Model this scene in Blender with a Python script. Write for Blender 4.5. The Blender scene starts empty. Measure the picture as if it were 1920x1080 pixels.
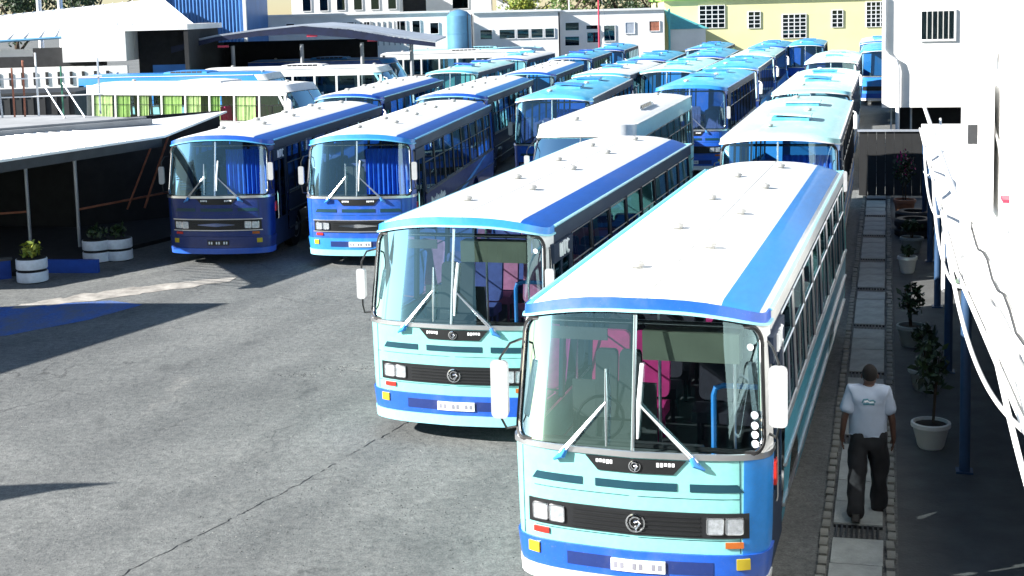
import bpy, math, random
from mathutils import Matrix, Vector
R = math.radians
lerp = lambda a, b, t: a + (b - a) * t
random.seed(7)
S = bpy.context.scene
COL = S.collection

# ------------------------------------------------------------------ camera
cam_d = bpy.data.cameras.new('camera'); cam = bpy.data.objects.new('camera', cam_d); COL.objects.link(cam)
cam_d.sensor_width = 36; cam_d.lens = 2583.0 / 1920 * 36; cam_d.shift_y = -217.4 / 1920
cam_d.clip_start = .1; cam_d.clip_end = 2000
cam.matrix_world = Matrix.Translation((0, 0, 5.759)) @ Matrix.Rotation(R(90 - 6.674), 4, 'X') @ Matrix.Rotation(R(-1.477), 4, 'Z')
S.camera = cam
# ------------------------------------------------------------------ sky, sun, exposure
SUN_EL, SUN_DIR = 28.0, (.96, .28)          # the light travels along SUN_DIR, from the left of the yard
W = bpy.data.worlds.new('World'); S.world = W; W.use_nodes = True
nt = W.node_tree; bg = nt.nodes['Background']
sky = nt.nodes.new('ShaderNodeTexSky'); sky.sky_type = 'NISHITA'; sky.sun_disc = False
sky.sun_elevation = R(SUN_EL); sky.sun_rotation = math.atan2(-SUN_DIR[0], -SUN_DIR[1])
sky.air_density = 1.0; sky.dust_density = .15; sky.ozone_density = 2.0
nt.links.new(sky.outputs[0], bg.inputs[0]); bg.inputs[1].default_value = .05
sun_d = bpy.data.lights.new('sun', 'SUN'); sun = bpy.data.objects.new('sun', sun_d); COL.objects.link(sun)
sun_d.energy = 5.0; sun_d.angle = R(.5); sun_d.color = (1, .965, .91)
_l = math.hypot(*SUN_DIR)
sun.rotation_euler = Vector((SUN_DIR[0] / _l * math.cos(R(SUN_EL)), SUN_DIR[1] / _l * math.cos(R(SUN_EL)), -math.sin(R(SUN_EL)))).to_track_quat('-Z', 'Y').to_euler()
sun.location = (-30, 0, 30)
S.view_settings.view_transform = 'Standard'; S.view_settings.look = 'None'
S.view_settings.exposure = 1.5; S.view_settings.gamma = 1.0; S.view_settings.use_curve_mapping = False

# ------------------------------------------------------------------ materials
M = {}
def nodes(name):
    m = bpy.data.materials.new(name); m.use_nodes = True
    return m, m.node_tree, m.node_tree.nodes['Principled BSDF']
def noise(nt, scale, detail=4, rough=.55, vec=None):
    n = nt.nodes.new('ShaderNodeTexNoise'); n.inputs['Scale'].default_value = scale
    n.inputs['Detail'].default_value = detail; n.inputs['Roughness'].default_value = rough
    if vec is not None: nt.links.new(vec, n.inputs['Vector'])
    return n.outputs['Fac']
def ramp(nt, fac, stops):
    r = nt.nodes.new('ShaderNodeValToRGB'); nt.links.new(fac, r.inputs[0]); e = r.color_ramp.elements
    while len(e) < len(stops): e.new(.5)
    for i, (p, c) in enumerate(stops):
        e[i].position = p; e[i].color = (*c, 1) if len(c) == 3 else c
    return r.outputs[0]
def mixc(nt, fac, a, b, mode='MIX'):
    m = nt.nodes.new('ShaderNodeMix'); m.data_type = 'RGBA'; m.blend_type = mode
    for s, v in ((0, fac), (6, a), (7, b)):
        if hasattr(v, 'links'): nt.links.new(v, m.inputs[s])
        else: m.inputs[s].default_value = (*v, 1) if isinstance(v, tuple) and len(v) == 3 else v
    return m.outputs[2]
def bump(nt, b, h, dist, strength=1):
    n = nt.nodes.new('ShaderNodeBump'); n.inputs['Distance'].default_value = dist; n.inputs['Strength'].default_value = strength
    nt.links.new(h, n.inputs['Height']); nt.links.new(n.outputs[0], b.inputs['Normal'])
def coords(nt, kind='Object', scale=(1, 1, 1)):
    c = nt.nodes.new('ShaderNodeTexCoord'); m = nt.nodes.new('ShaderNodeMapping'); m.inputs['Scale'].default_value = scale
    nt.links.new(c.outputs[kind], m.inputs[0]); return m.outputs[0]
def plain(name, c, rough=.5, metal=0, var=.12, scale=3, bmp=0, coat=0):
    m, t, b = nodes(name); v = coords(t)
    f = noise(t, scale, 5, .6, v)
    lo = tuple(x * (1 - var) for x in c); hi = tuple(min(1, x * (1 + var)) for x in c)
    t.links.new(ramp(t, f, [(.3, lo), (.7, hi)]), b.inputs['Base Color'])
    b.inputs['Roughness'].default_value = rough; b.inputs['Metallic'].default_value = metal
    b.inputs['Coat Weight'].default_value = coat; b.inputs['Coat Roughness'].default_value = .12
    if bmp: bump(t, b, noise(t, scale * 12, 4, .6, v), bmp)
    M[name] = m; return m
def paint(name, c, dirt=(.35, .32, .27), amt=.25, rough=.33, coat=.35, streak=(1, .25, 1)):
    """vehicle paint: gloss, faded patches and grime streaks"""
    m, t, b = nodes(name); v = coords(t, scale=streak)
    f1 = noise(t, 1.6, 6, .65, v); f2 = noise(t, 14, 4, .7, v)
    base = mixc(t, ramp(t, f2, [(.35, (0, 0, 0)), (.75, (1, 1, 1))]), tuple(x * .9 for x in c), tuple(min(1, x * 1.05) for x in c))
    g = ramp(t, f1, [(.5, (0, 0, 0)), (.8, (amt,) * 3)])
    c1 = mixc(t, g, base, tuple(d * .5 + x * .5 for d, x in zip(dirt, c)))
    sp_ = ramp(t, noise(t, 45, 3, .8, coords(t)), [(.62, (0, 0, 0)), (.72, (amt * .8,) * 3)])
    t.links.new(mixc(t, sp_, c1, tuple(d * .6 + x * .25 for d, x in zip(dirt, c))), b.inputs['Base Color'])
    t.links.new(ramp(t, f1, [(.3, (rough,) * 3), (.8, (min(1, rough + .25),) * 3)]), b.inputs['Roughness'])
    b.inputs['Coat Weight'].default_value = coat; b.inputs['Coat Roughness'].default_value = .08
    bump(t, b, noise(t, 2.3, 2, .5, coords(t)), .004, .5)
    M[name] = m; return m
def glass(name, tint, spec=1.9, rough=.015):
    m, t, b = nodes(name); t.nodes.remove(b); out = t.nodes['Material Output']
    tr = t.nodes.new('ShaderNodeBsdfTransparent'); tr.inputs[0].default_value = (*tint, 1)
    gl = t.nodes.new('ShaderNodeBsdfGlossy'); gl.inputs['Roughness'].default_value = rough; gl.inputs[0].default_value = (.62, .93, 1, 1)
    fr = t.nodes.new('ShaderNodeFresnel'); fr.inputs[0].default_value = spec
    mx = t.nodes.new('ShaderNodeMixShader'); t.links.new(fr.outputs[0], mx.inputs[0])
    t.links.new(tr.outputs[0], mx.inputs[1]); t.links.new(gl.outputs[0], mx.inputs[2]); t.links.new(mx.outputs[0], out.inputs[0])
    M[name] = m; return m

paint('white', (.80, .81, .80)); paint('roof_white', (.76, .77, .76), dirt=(.25, .2, .15), amt=.55, rough=.45, coat=.1)
paint('mint', (.24, .60, .57), amt=.6, dirt=(.22, .24, .2)); paint('royal', (.012, .10, .52), amt=.5); paint('azure', (.03, .26, .72), amt=.5); paint('sky_blue', (.10, .46, .78))
paint('pale_cyan', (.30, .68, .78)); paint('navy', (.01, .03, .16)); paint('teal', (.03, .33, .42))
paint('cyan_roof', (.07, .38, .60), dirt=(.55, .85, .85), amt=.75, rough=.5, coat=.1)
paint('pale_roof', (.40, .70, .68), dirt=(.85, .84, .80), amt=.95, rough=.5, coat=.1)
paint('stripe_deep', (.006, .10, .46), rough=.5, coat=.1); paint('stripe_sky', (.018, .20, .56), rough=.5, coat=.1); paint('shaded_royal', (.005, .028, .17)); paint('side_dark', (.010, .025, .06), rough=.6, coat=.05); paint('side_teal', (.05, .34, .48))
plain('aluminium', (.72, .73, .74), .28, .9, .06); plain('chrome', (.85, .86, .88), .12, 1, .03)
plain('rubber', (.012, .012, .013), .6, 0, .2); plain('black', (.012, .013, .014), .4, 0, .2)
plain('grille', (.014, .015, .017), .35); plain('slot', (.008, .05, .075), .4); plain('grey_vinyl', (.055, .062, .064), .6, 0, .15, 6, .002)
plain('interior', (.09, .10, .10), .7); plain('ceiling', (.48, .5, .48), .7); plain('floor_mat', (.06, .065, .07), .7)
plain('magenta', (.58, .03, .21), .75, 0, .2, 9); plain('seat_dark', (.035, .03, .045), .75, 0, .2, 9); plain('seat_blue', (.10, .14, .42), .75, 0, .2, 9); plain('seat_pink', (.62, .24, .42), .75, 0, .2, 9)
plain('curtain_blue', (.02, .16, .80), .8, 0, .15, 6); paint('mirror_shell', (.42, .43, .44), amt=.5); plain('roof_joint', (.45, .44, .42), .7, 0, .2); plain('blind', (.09, .105, .075), .6); plain('lamp', (.62, .66, .70), .15, .6, .25, 28, .004); plain('amber', (.5, .13, .02), .25); plain('red', (.6, .03, .02), .3)
plain('yellow_lamp', (.55, .42, .03), .25); plain('plate_white', (.85, .85, .82), .4); plain('plate_ink', (.25, .25, .3), .5)
plain('sticker', (.85, .86, .88), .35, 0, .04); plain('rim', (.4, .41, .42), .4, .6); plain('vent', (.42, .42, .4), .6)
plain('green_curtain', (.28, .44, .13), .85, 0, .25, 5); plain('lime_curtain', (.44, .56, .25), .85, 0, .2, 5)
glass('glass', (.62, .71, .72), 2.0); glass('clear_glass', (.93, .95, .93), 1.25); glass('side_glass', (.48, .55, .57), 1.5); glass('pane_glass', (.25, .3, .32), 1.6)
plain('wall_white', (.80, .79, .76), .85, 0, .08, .7, .003); plain('wall_yellow', (.84, .80, .42), .85, 0, .07, .6, .003); plain('lime_trim', (.25, .55, .10), .7)
plain('shade_teal', (.12, .50, .52), .7, 0, .1); plain('wall_grey', (.32, .33, .34), .85, 0, .2, 1.2, .004); plain('wall_dark', (.022, .023, .025), .9, 0, .25)
plain('steel_dark', (.03, .032, .035), .6, .2, .25); plain('gate_black', (.012, .013, .014), .7, 0, .25); plain('steel_blue', (.03, .075, .16), .5, .1, .2); plain('steel_white', (.82, .83, .84), .4, 0, .06)
plain('steel_green', (.03, .16, .10), .5); plain('steel_rust', (.34, .13, .08), .8, 0, .3, 6); plain('steel_red', (.55, .04, .08), .5)
plain('corrugated_blue', (.035, .16, .44), .45, .2, .15, .8); plain('silo', (.12, .30, .48), .4, .3, .15, .8); plain('roof_zinc', (.46, .50, .56), .45, .5, .2, .7)
plain('zinc_white', (.78, .79, .78), .5, .1, .12, .5); plain('awning_navy', (.006, .012, .045), .6, 0, .3, 2)
plain('concrete', (.085, .088, .088), .85, 0, .22, 2.2, .006); plain('concrete_pale', (.34, .36, .35), .8, 0, .28, 3, .006); plain('kerb_stone', (.22, .22, .2), .9, 0, .3, 5, .006)
plain('terracotta', (.4, .17, .1), .8); plain('pot_white', (.72, .73, .70), .6, 0, .1); plain('pot_grey', (.3, .34, .34), .7, 0, .15); plain('soil', (.03, .022, .015), .95)
plain('tyre_band', (.62, .68, .78), .7, 0, .2, 4); plain('skin', (.10, .05, .035), .55, 0, .1); plain('hair', (.006, .005, .005), .95); plain('shirt', (.36, .43, .54), .85, 0, .08, 5)
plain('trousers', (.012, .013, .016), .85, 0, .2, 6); plain('shoe', (.015, .014, .014), .5); plain('print_teal', (.06, .20, .26), .8); plain('print_white', (.85, .88, .9), .8)
plain('grit_pale', (.42, .41, .38), .9, 0, .25, 8); plain('paint_blue', (.012, .07, .40), .7, 0, .3, 1.5); plain('bark', (.06, .04, .025), .9, 0, .3, 6); plain('tank_blue', (.03, .12, .45), .5); plain('step_green', (.20, .30, .22), .7, 0, .2)

def leafmat(name, a, b_):
    m, t, b = nodes(name); i = t.nodes.new('ShaderNodeNewGeometry')
    t.links.new(ramp(t, i.outputs['Random Per Island'], [(0, a), (1, b_)]), b.inputs['Base Color'])
    b.inputs['Roughness'].default_value = .5; M[name] = m
leafmat('leaf', (.03, .075, .015), (.12, .20, .03)); leafmat('leaf_dark', (.008, .022, .009), (.035, .075, .02)); leafmat('leaf_yellow', (.10, .17, .02), (.34, .36, .05))

def asphalt():
    m, t, b = nodes('asphalt'); v = coords(t)
    big = noise(t, .22, 6, .6, v); mid = noise(t, 1.3, 6, .65, v); fine = noise(t, 38, 5, .75, v); grain = noise(t, 120, 3, .8, v)
    c = ramp(t, big, [(.3, (.128, .134, .133)), (.5, (.172, .179, .176)), (.72, (.225, .23, .222))])
    c = mixc(t, ramp(t, mid, [(.45, (0, 0, 0)), (.65, (.4, .4, .4))]), c, (.10, .108, .108))
    # pale worn scuffs and dark oil spots
    sc = ramp(t, noise(t, .8, 7, .7, coords(t, scale=(1, .5, 1))), [(.60, (0, 0, 0)), (.72, (.8, .8, .8))])
    c = mixc(t, sc, c, (.24, .238, .225))
    oil = ramp(t, noise(t, .8, 6, .6, coords(t, scale=(1.4, .8, 1))), [(.60, (0, 0, 0)), (.72, (.65, .65, .65))])
    c = mixc(t, oil, c, (.055, .06, .062))
    # tyre-polished lanes along the rows
    wv = t.nodes.new('ShaderNodeTexWave'); wv.inputs['Scale'].default_value = .16; wv.inputs['Distortion'].default_value = 6.5; wv.inputs['Detail'].default_value = 4
    mp = t.nodes.new('ShaderNodeMapping'); mp.inputs['Rotation'].default_value = (0, 0, R(25)); tc = t.nodes.new('ShaderNodeTexCoord')
    t.links.new(tc.outputs['Object'], mp.inputs[0]); t.links.new(mp.outputs[0], wv.inputs[0])
    c = mixc(t, ramp(t, wv.outputs['Fac'], [(.58, (0, 0, 0)), (.95, (.28, .28, .28))]), c, (.085, .09, .093))
    clump = noise(t, 9, 5, .7, v)
    c = mixc(t, 1.0, c, ramp(t, clump, [(.32, (.66, .67, .68)), (.5, (1, 1, 1)), (.68, (1.28, 1.28, 1.26))]), 'MULTIPLY')
    g = ramp(t, fine, [(.32, (.55, .55, .55)), (.5, (1, 1, 1)), (.7, (1.4, 1.4, 1.38))])
    c = mixc(t, 1.0, c, g, 'MULTIPLY')
    g2 = ramp(t, grain, [(.3, (.75, .75, .75)), (.7, (1.25, 1.25, 1.25))]); c = mixc(t, .8, c, g2, 'MULTIPLY')
    # cracks
    vo = t.nodes.new('ShaderNodeTexVoronoi'); vo.feature = 'DISTANCE_TO_EDGE'; vo.inputs['Scale'].default_value = .34
    dv = t.nodes.new('ShaderNodeVectorMath'); dv.operation = 'ADD'
    dn = t.nodes.new('ShaderNodeTexNoise'); dn.inputs['Scale'].default_value = 1.1; dn.inputs['Detail'].default_value = 6
    t.links.new(v, dn.inputs['Vector']); t.links.new(v, dv.inputs[0]); t.links.new(dn.outputs['Color'], dv.inputs[1]); t.links.new(dv.outputs[0], vo.inputs['Vector'])
    crack = ramp(t, vo.outputs['Distance'], [(0, (1, 1, 1)), (.006, (0, 0, 0))])
    msk = ramp(t, noise(t, .3, 3, .5, v), [(.5, (0, 0, 0)), (.6, (.75, .75, .75))])
    c = mixc(t, mixc(t, 1.0, crack, msk, 'MULTIPLY'), c, (.03, .03, .032))
    t.links.new(c, b.inputs['Base Color']); b.inputs['Roughness'].default_value = .82
    h = t.nodes.new('ShaderNodeMath'); h.operation = 'ADD'; t.links.new(fine, h.inputs[0]); t.links.new(grain, h.inputs[1])
    h2 = t.nodes.new('ShaderNodeMath'); h2.operation = 'MULTIPLY_ADD'; h2.inputs[1].default_value = 2.2; t.links.new(clump, h2.inputs[0]); t.links.new(h.outputs[0], h2.inputs[2])
    bump(t, b, h2.outputs[0], .012, .8); M['asphalt'] = m
asphalt()
def worn_blue():
    m, t, b = nodes('worn_blue'); v = coords(t, scale=(1, .45, 1))
    w = ramp(t, noise(t, 1.1, 7, .72, v), [(.40, (0, 0, 0)), (.62, (.9, .9, .9))])
    base = mixc(t, ramp(t, noise(t, 20, 4, .7, v), [(.3, (.1, .1, .1)), (.7, (.9, .9, .9))]), (.012, .07, .34), (.06, .19, .58))
    t.links.new(mixc(t, w, base, (.13, .15, .18)), b.inputs['Base Color']); b.inputs['Roughness'].default_value = .7
    bump(t, b, noise(t, 40, 4, .7, v), .01, .8); M['worn_blue'] = m
worn_blue()
plain('sunlit_pale', (.34, .32, .29), .9, 0, .45, 2.5, .012)
plain('sunlit_pale', (.34, .32, .29), .9, 0, .45, 2.5, .012)

# ------------------------------------------------------------------ mesh helpers
class MB:
    def __init__(s): s.v = []; s.f = []
    def add(s, vs, fs):
        o = len(s.v); s.v += [tuple(p) for p in vs]; s.f += [tuple(i + o for i in f) for f in fs]; return s
    def box(s, x0, x1, y0, y1, z0, z1):
        return s.add([(x0, y0, z0), (x1, y0, z0), (x1, y1, z0), (x0, y1, z0), (x0, y0, z1), (x1, y0, z1), (x1, y1, z1), (x0, y1, z1)],
                     [(3, 2, 1, 0), (4, 5, 6, 7), (0, 1, 5, 4), (1, 2, 6, 5), (2, 3, 7, 6), (3, 0, 4, 7)])
    def grid(s, P, flip=False):
        n, m = len(P), len(P[0]); fs = []
        for i in range(n - 1):
            for j in range(m - 1):
                q = (i * m + j, i * m + j + 1, (i + 1) * m + j + 1, (i + 1) * m + j); fs.append(q[::-1] if flip else q)
        return s.add([p for r in P for p in r], fs)
    def slab(s, A, B):
        """closed slab between two grids of the same size"""
        n, m = len(A), len(A[0]); s.grid(A); s.grid(B, True)
        rim = [(0, j) for j in range(m)] + [(i, m - 1) for i in range(1, n)] + [(n - 1, j) for j in range(m - 2, -1, -1)] + [(i, 0) for i in range(n - 2, 0, -1)]
        k = len(rim); vs = [A[i][j] for i, j in rim] + [B[i][j] for i, j in rim]
        return s.add(vs, [(i, k + i, k + (i + 1) % k, (i + 1) % k) for i in range(k)])
    def prism(s, poly, z0, z1):
        n = len(poly)
        zt = z1 if callable(z1) else (lambda x, y: z1); zb = z0 if callable(z0) else (lambda x, y: z0)
        vs = [(x, y, zb(x, y)) for x, y in poly] + [(x, y, zt(x, y)) for x, y in poly]
        return s.add(vs, [tuple(range(n))[::-1], tuple(range(n, 2 * n))] + [(i, (i + 1) % n, n + (i + 1) % n, n + i) for i in range(n)])
    def tube(s, pts, r, n=8, cap=True, closed=False):
        pts = [Vector(p) for p in pts]; k = len(pts); rs = r if isinstance(r, (list, tuple)) else [r] * k
        rings = []; prev = None
        for i, p in enumerate(pts):
            a = pts[i - 1] if (i or closed) else p; c = pts[(i + 1) % k] if (i < k - 1 or closed) else p
            d = (c - a).normalized() if (c - a).length > 1e-9 else Vector((0, 0, 1))
            if prev is None:
                u = d.cross(Vector((0, 0, 1))); u = u if u.length > .01 else d.cross(Vector((0, 1, 0)))
            else: u = prev - d * prev.dot(d); u = u if u.length > .001 else d.orthogonal()
            u.normalize(); prev = u; w = d.cross(u)
            rings.append([p + (u * math.cos(t) + w * math.sin(t)) * rs[i] for t in [2 * math.pi * j / n for j in range(n)]])
        vs = [q for g in rings for q in g]; fs = []
        for i in range(k if closed else k - 1):
            for j in range(n):
                a, b = i * n, ((i + 1) % k) * n
                fs.append((a + j, a + (j + 1) % n, b + (j + 1) % n, b + j))
        if cap and not closed: fs += [tuple(range(n))[::-1], tuple(range((k - 1) * n, k * n))]
        return s.add(vs, fs)
    def lathe(s, prof, c=(0, 0, 0), n=20, axis='z'):
        vs = []
        for r, h in prof:
            for j in range(n):
                t = 2 * math.pi * j / n
                if axis == 'z': vs.append((c[0] + r * math.cos(t), c[1] + r * math.sin(t), c[2] + h))
                elif axis == 'x': vs.append((c[0] + h, c[1] + r * math.cos(t), c[2] + r * math.sin(t)))
                else: vs.append((c[0] + r * math.cos(t), c[1] + h, c[2] - r * math.sin(t)))
        k = len(prof)
        fs = [(i * n + j, i * n + (j + 1) % n, (i + 1) * n + (j + 1) % n, (i + 1) * n + j) for i in range(k - 1) for j in range(n)]
        fs += [tuple(range(n))[::-1], tuple(range((k - 1) * n, k * n))]
        return s.add(vs, fs)
    def mesh(s, name, smooth=True):
        me = bpy.data.meshes.new(name); me.from_pydata(s.v, [], s.f); me.materials.append(None)
        if smooth:
            me.polygons.foreach_set('use_smooth', [True] * len(me.polygons)); me.set_sharp_from_angle(angle=R(38))
        return me
def obj(name, mb, mat, parent=None, loc=None, rot=None, bevel=0, smooth=True):
    me = mb.mesh(name, smooth) if isinstance(mb, MB) else mb
    o = bpy.data.objects.new(name, me); COL.objects.link(o)
    o.material_slots[0].link = 'OBJECT'; o.material_slots[0].material = M[mat]
    if parent is not None: o.parent = parent
    if loc is not None: o.location = loc
    if rot is not None: o.rotation_euler = rot
    if bevel:
        b = o.modifiers.new('bevel', 'BEVEL'); b.width = bevel; b.segments = 2; b.limit_method = 'ANGLE'
    return o
def thing(name, label, cat, loc=(0, 0, 0), rz=0, group=None):
    o = bpy.data.objects.new(name, None); COL.objects.link(o); o.empty_display_size = .3
    o.location = loc; o.rotation_euler = (0, 0, rz); return tag(o, label, cat, group)
def tag(o, label, cat, group=None):
    o['label'] = label; o['category'] = cat
    if group: o['group'] = group
    return o
def struct(o): o['kind'] = 'structure'; return o
def sub(name, src, mat, parent, loc=None, rot=None): return obj(name, src, mat, parent, loc, rot)
def rounded(poly_w, poly_h, r, k=5):
    """rounded rectangle outline around 0,0"""
    out = []
    for cx, cy, a0 in ((poly_w - r, poly_h - r, 0), (-poly_w + r, poly_h - r, 90), (-poly_w + r, -poly_h + r, 180), (poly_w - r, -poly_h + r, 270)):
        for i in range(k + 1):
            a = R(a0 + 90 * i / k); out.append((cx + r * math.cos(a), cy + r * math.sin(a)))
    return out

# ------------------------------------------------------------------ ground
def slabsheet(pts, z): return MB().add([(x, y, z) for x, y in pts], [tuple(range(len(pts)))])
ground = struct(obj('ground', slabsheet([(-400, -400), (400, -400), (400, 500), (-400, 500)], 0), 'asphalt'))
DX, DY = math.sin(R(15.3)), math.cos(R(15.3))            # direction of the right-hand walkway
def along(s, off, z=0): return (3.76 + DX * s + DY * off, 14.78 + DY * s - DX * off, z)   # s metres on, off metres right of the drain's centre
apron = struct(obj('pavement', slabsheet([along(-14, .42)[:2], along(-14, 9)[:2], along(95, 9)[:2], along(95, .42)[:2]], .006), 'concrete'))
walk = struct(thing('walkway', 'pale drain cover walkway with steel grates', 'walkway', along(0, 0), -R(15.3)))
walk['kind'] = 'structure'; del walk['category']
s_ = -6.0; slabm = None; k = 0
sl = MB().box(-.262, .262, 0, .70, 0, .035).mesh('slab'); gb = MB()
for i in range(9): gb.box(-.24 + i * .055, -.24 + i * .055 + .024, 0, .40, .008, .034)
gb.box(-.26, .26, 0, .02, 0, .03); gb.box(-.26, .26, .38, .40, 0, .03); gm = gb.mesh('grate', False)
while s_ < 48:
    if k % 5 == 3: obj('grate', gm, 'steel_dark', walk, (0, s_, .004)); s_ += .415
    else:
        o = obj('slab', sl, 'concrete_pale', walk, (random.uniform(-.006, .006), s_, .004 + random.uniform(0, .012)), (random.uniform(-.006, .006), random.uniform(-.012, .012), random.uniform(-.006, .006))); s_ += .715
    k += 1
kb = MB().box(-.042, .042, 0, .20, 0, .05).mesh('kerb_block')
for side in (-.345, .345):
    for i in range(150):
        o = obj('kerb_block', kb, 'kerb_stone', walk, (side + random.uniform(-.008, .008), -5 + i * .26, random.uniform(0, .015)), (0, random.uniform(-.03, .03), random.uniform(-.04, .04)))
# long construction joint and faded blue paint on the yard
jt = MB()
jp = [(-1.3, 19.6), (-1.62, 18.9), (-2.05, 18.0), (-2.42, 17.2), (-2.75, 16.5), (-3.1, 15.85), (-3.4, 15.3), (-3.9, 14.4), (-4.4, 13.4)]
jr = random.Random(5); jq = []
for a, b in zip(jp, jp[1:]):
    for q in range(9): jq.append((lerp(a[0], b[0], q / 9) + jr.gauss(0, .012), lerp(a[1], b[1], q / 9) + jr.gauss(0, .012)))
for a, b in zip(jq, jq[1:]):
    if jr.random() < .22: continue
    w0, w1 = jr.uniform(.002, .011), jr.uniform(.002, .011)
    jt.add([(a[0] - w0, a[1], .004), (a[0] + w0, a[1], .004), (b[0] + w1, b[1], .004), (b[0] - w1, b[1], .004)], [(0, 1, 2, 3)])
struct(obj('pavement_joint', jt, 'rubber'))
bp = [(-14, 23.6), (-9.5, 25.1), (-8.3, 26.3), (-7.6, 27.6), (-8.4, 28.1), (-9.6, 27.9), (-11, 27.6), (-14, 27.4)]
struct(obj('painted_patch', slabsheet(bp, .005), 'worn_blue'))
# loose chips, grit and broken patches of the surface
def chips(name, mat, spots, seed, zmax=.02):
    rnd = random.Random(seed); m = MB()
    for (cx, cy, sx, sy, n, r0, r1) in spots:
        for _ in range(n):
            x, y = cx + rnd.gauss(0, sx), cy + rnd.gauss(0, sy); r = rnd.uniform(r0, r1); k = rnd.randint(4, 6); h = min(zmax, r * rnd.uniform(.15, .5)); a0 = rnd.uniform(0, 6)
            q = [(x + r * rnd.uniform(.6, 1.1) * math.cos(a0 + 6.283 * i / k), y + r * rnd.uniform(.6, 1.1) * math.sin(a0 + 6.283 * i / k)) for i in range(k)]
            m.add([(a, b, .001) for a, b in q] + [(lerp(a, x, .3), lerp(b, y, .3), h) for a, b in q], [tuple(range(k, 2 * k))] + [(i, (i + 1) % k, k + (i + 1) % k, k + i) for i in range(k)])
    o = obj(name, m, mat, smooth=False); o['kind'] = 'stuff'; o['label'] = 'loose grit and broken chips on the asphalt yard'; return o
chips('pale_grit', 'grit_pale', [(-2.62, 22.05, .30, .14, 45, .004, .014), (-3.45, 21.7, .2, .12, 25, .004, .012), (-4.2, 20, 3.2, 4.2, 500, .003, .010), (-5.0, 16.5, 1.6, 1.4, 250, .003, .009)], 3, .006)
chips('dark_grit', 'rubber', [(-2.45, 22.15, .35, .12, 70, .006, .02), (-3.6, 21.75, .18, .06, 30, .006, .02), (-4.0, 20.5, 3.0, 4.0, 700, .004, .014), (-.8, 15.8, 1.1, 1.0, 450, .004, .014), (-3.5, 15.5, 2.0, 1.2, 400, .004, .012)], 4, .008)
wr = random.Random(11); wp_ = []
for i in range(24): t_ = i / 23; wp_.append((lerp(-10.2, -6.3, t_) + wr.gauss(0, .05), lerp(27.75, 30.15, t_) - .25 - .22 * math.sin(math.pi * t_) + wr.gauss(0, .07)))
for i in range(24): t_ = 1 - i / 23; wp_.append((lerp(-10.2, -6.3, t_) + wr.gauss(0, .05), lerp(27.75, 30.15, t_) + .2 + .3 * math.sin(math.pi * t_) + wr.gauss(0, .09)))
struct(obj('painted_sun_strip', slabsheet(wp_, .007), 'sunlit_pale'))  # pale sheet paints a strip of sunlight onto the yard
# ------------------------------------------------------------------ buses
def spec(**k):
    d = dict(L=12.0, zE=2.87, rise=.17, dep=.5, n=4, rake=.25, vee=.085, zw0=1.62, hw=((.3, 1.21), (.7, 1.26), (1.62, 1.28), (2.87, 1.22)), det=0, coach=False,
             roof='roof_white', stripe='stripe_deep', stripe_in=(.73, .995), stripe_left=(.90, .985), cove=None, header='royal', lip='pale_cyan', front='mint', corner=None, bumper='royal', base='white', side='side_dark', low='side_teal',
             seat='magenta', frame='black', hatch=False, emblem='ring', plate='plate_white', vents=8, mirror=.72)
    d.update(k); return d
def hwz(sp, z):
    h = sp['hw']
    if z <= h[0][0]: return h[0][1]
    for (a, p), (b, q) in zip(h, h[1:]):
        if z <= b: return lerp(p, q, (z - a) / (b - a))
    return h[-1][1]
def yrz(sp, z):
    t = max(0, (z - sp['zw0']) / (sp['zE'] - sp['zw0']))
    return sp['rake'] * (t ** 1.25 if sp['coach'] else t)
def F(sp, xn, z, off=0.0):
    hw = hwz(sp, z); a = min(1, abs(xn)); t = 1 - max(0, 1 - a ** sp['n']) ** (1 / sp['n'])
    w = min(1, max(0, (z - 1.75) / (sp['zE'] - 1.75)))
    sg = 1 if xn >= 0 else -1
    c = a ** 6
    return (hw * xn + sg * off * c, sp['dep'] * t + yrz(sp, z) + sp['vee'] * a * (1 - c) + sp['vee'] * c * .6 - off * (1 - c), z + sp['rise'] * (1 - a ** 2.6) * w)
XN = [-1, -.995, -.98, -.95, -.9, -.82, -.7, -.55, -.4, -.2, 0, .2, .4, .55, .7, .82, .9, .95, .98, .995, 1]
def fpatch(mb, sp, x0, x1, z0, z1, o0, o1, skl=0, skr=0, nx=8, nz=2):
    """slab lying on the curved front; skl / skr slant its ends"""
    def g(o):
        P = []
        for i in range(nz + 1):
            z = lerp(z0, z1, i / nz); a, b = x0 + skl * i / nz, x1 + skr * i / nz; h = hwz(sp, z)
            P.append([F(sp, lerp(a, b, j / nx) / h, z, o) for j in range(nx + 1)])
        return P
    return mb.slab(g(o1), g(o0))
CACHE = {}
def cached(key, fn):
    if key not in CACHE: CACHE[key] = fn()
    return CACHE[key]
def seat_mesh():
    m = MB()
    m.slab([[(x, y, .42 + .05 * math.sin(math.pi * (y / .42))) for x in (-.46, -.44, 0, .44, .46)] for y in (0, .03, .2, .39, .42)], [[(x, y, .30) for x in (-.46, -.44, 0, .44, .46)] for y in (0, .03, .2, .39, .42)])
    for c in (-.235, .235):
        pts = rounded(.215, .36, .07, 3)
        m.add([(c + px, .44 + (pz + .36) * .16, .80 + pz) for px, pz in pts] + [(c + px, .52 + (pz + .36) * .16, .80 + pz) for px, pz in pts],
              [tuple(range(len(pts))), tuple(range(len(pts), 2 * len(pts)))[::-1]] + [(i, len(pts) + i, len(pts) + (i + 1) % len(pts), (i + 1) % len(pts)) for i in range(len(pts))])
    for x in (-.4, .4): m.tube([(x, .1, 0), (x, .1, .32)], .02, 6); m.tube([(x, .36, 0), (x, .36, .32)], .02, 6)
    return m.mesh('seat')
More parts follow.
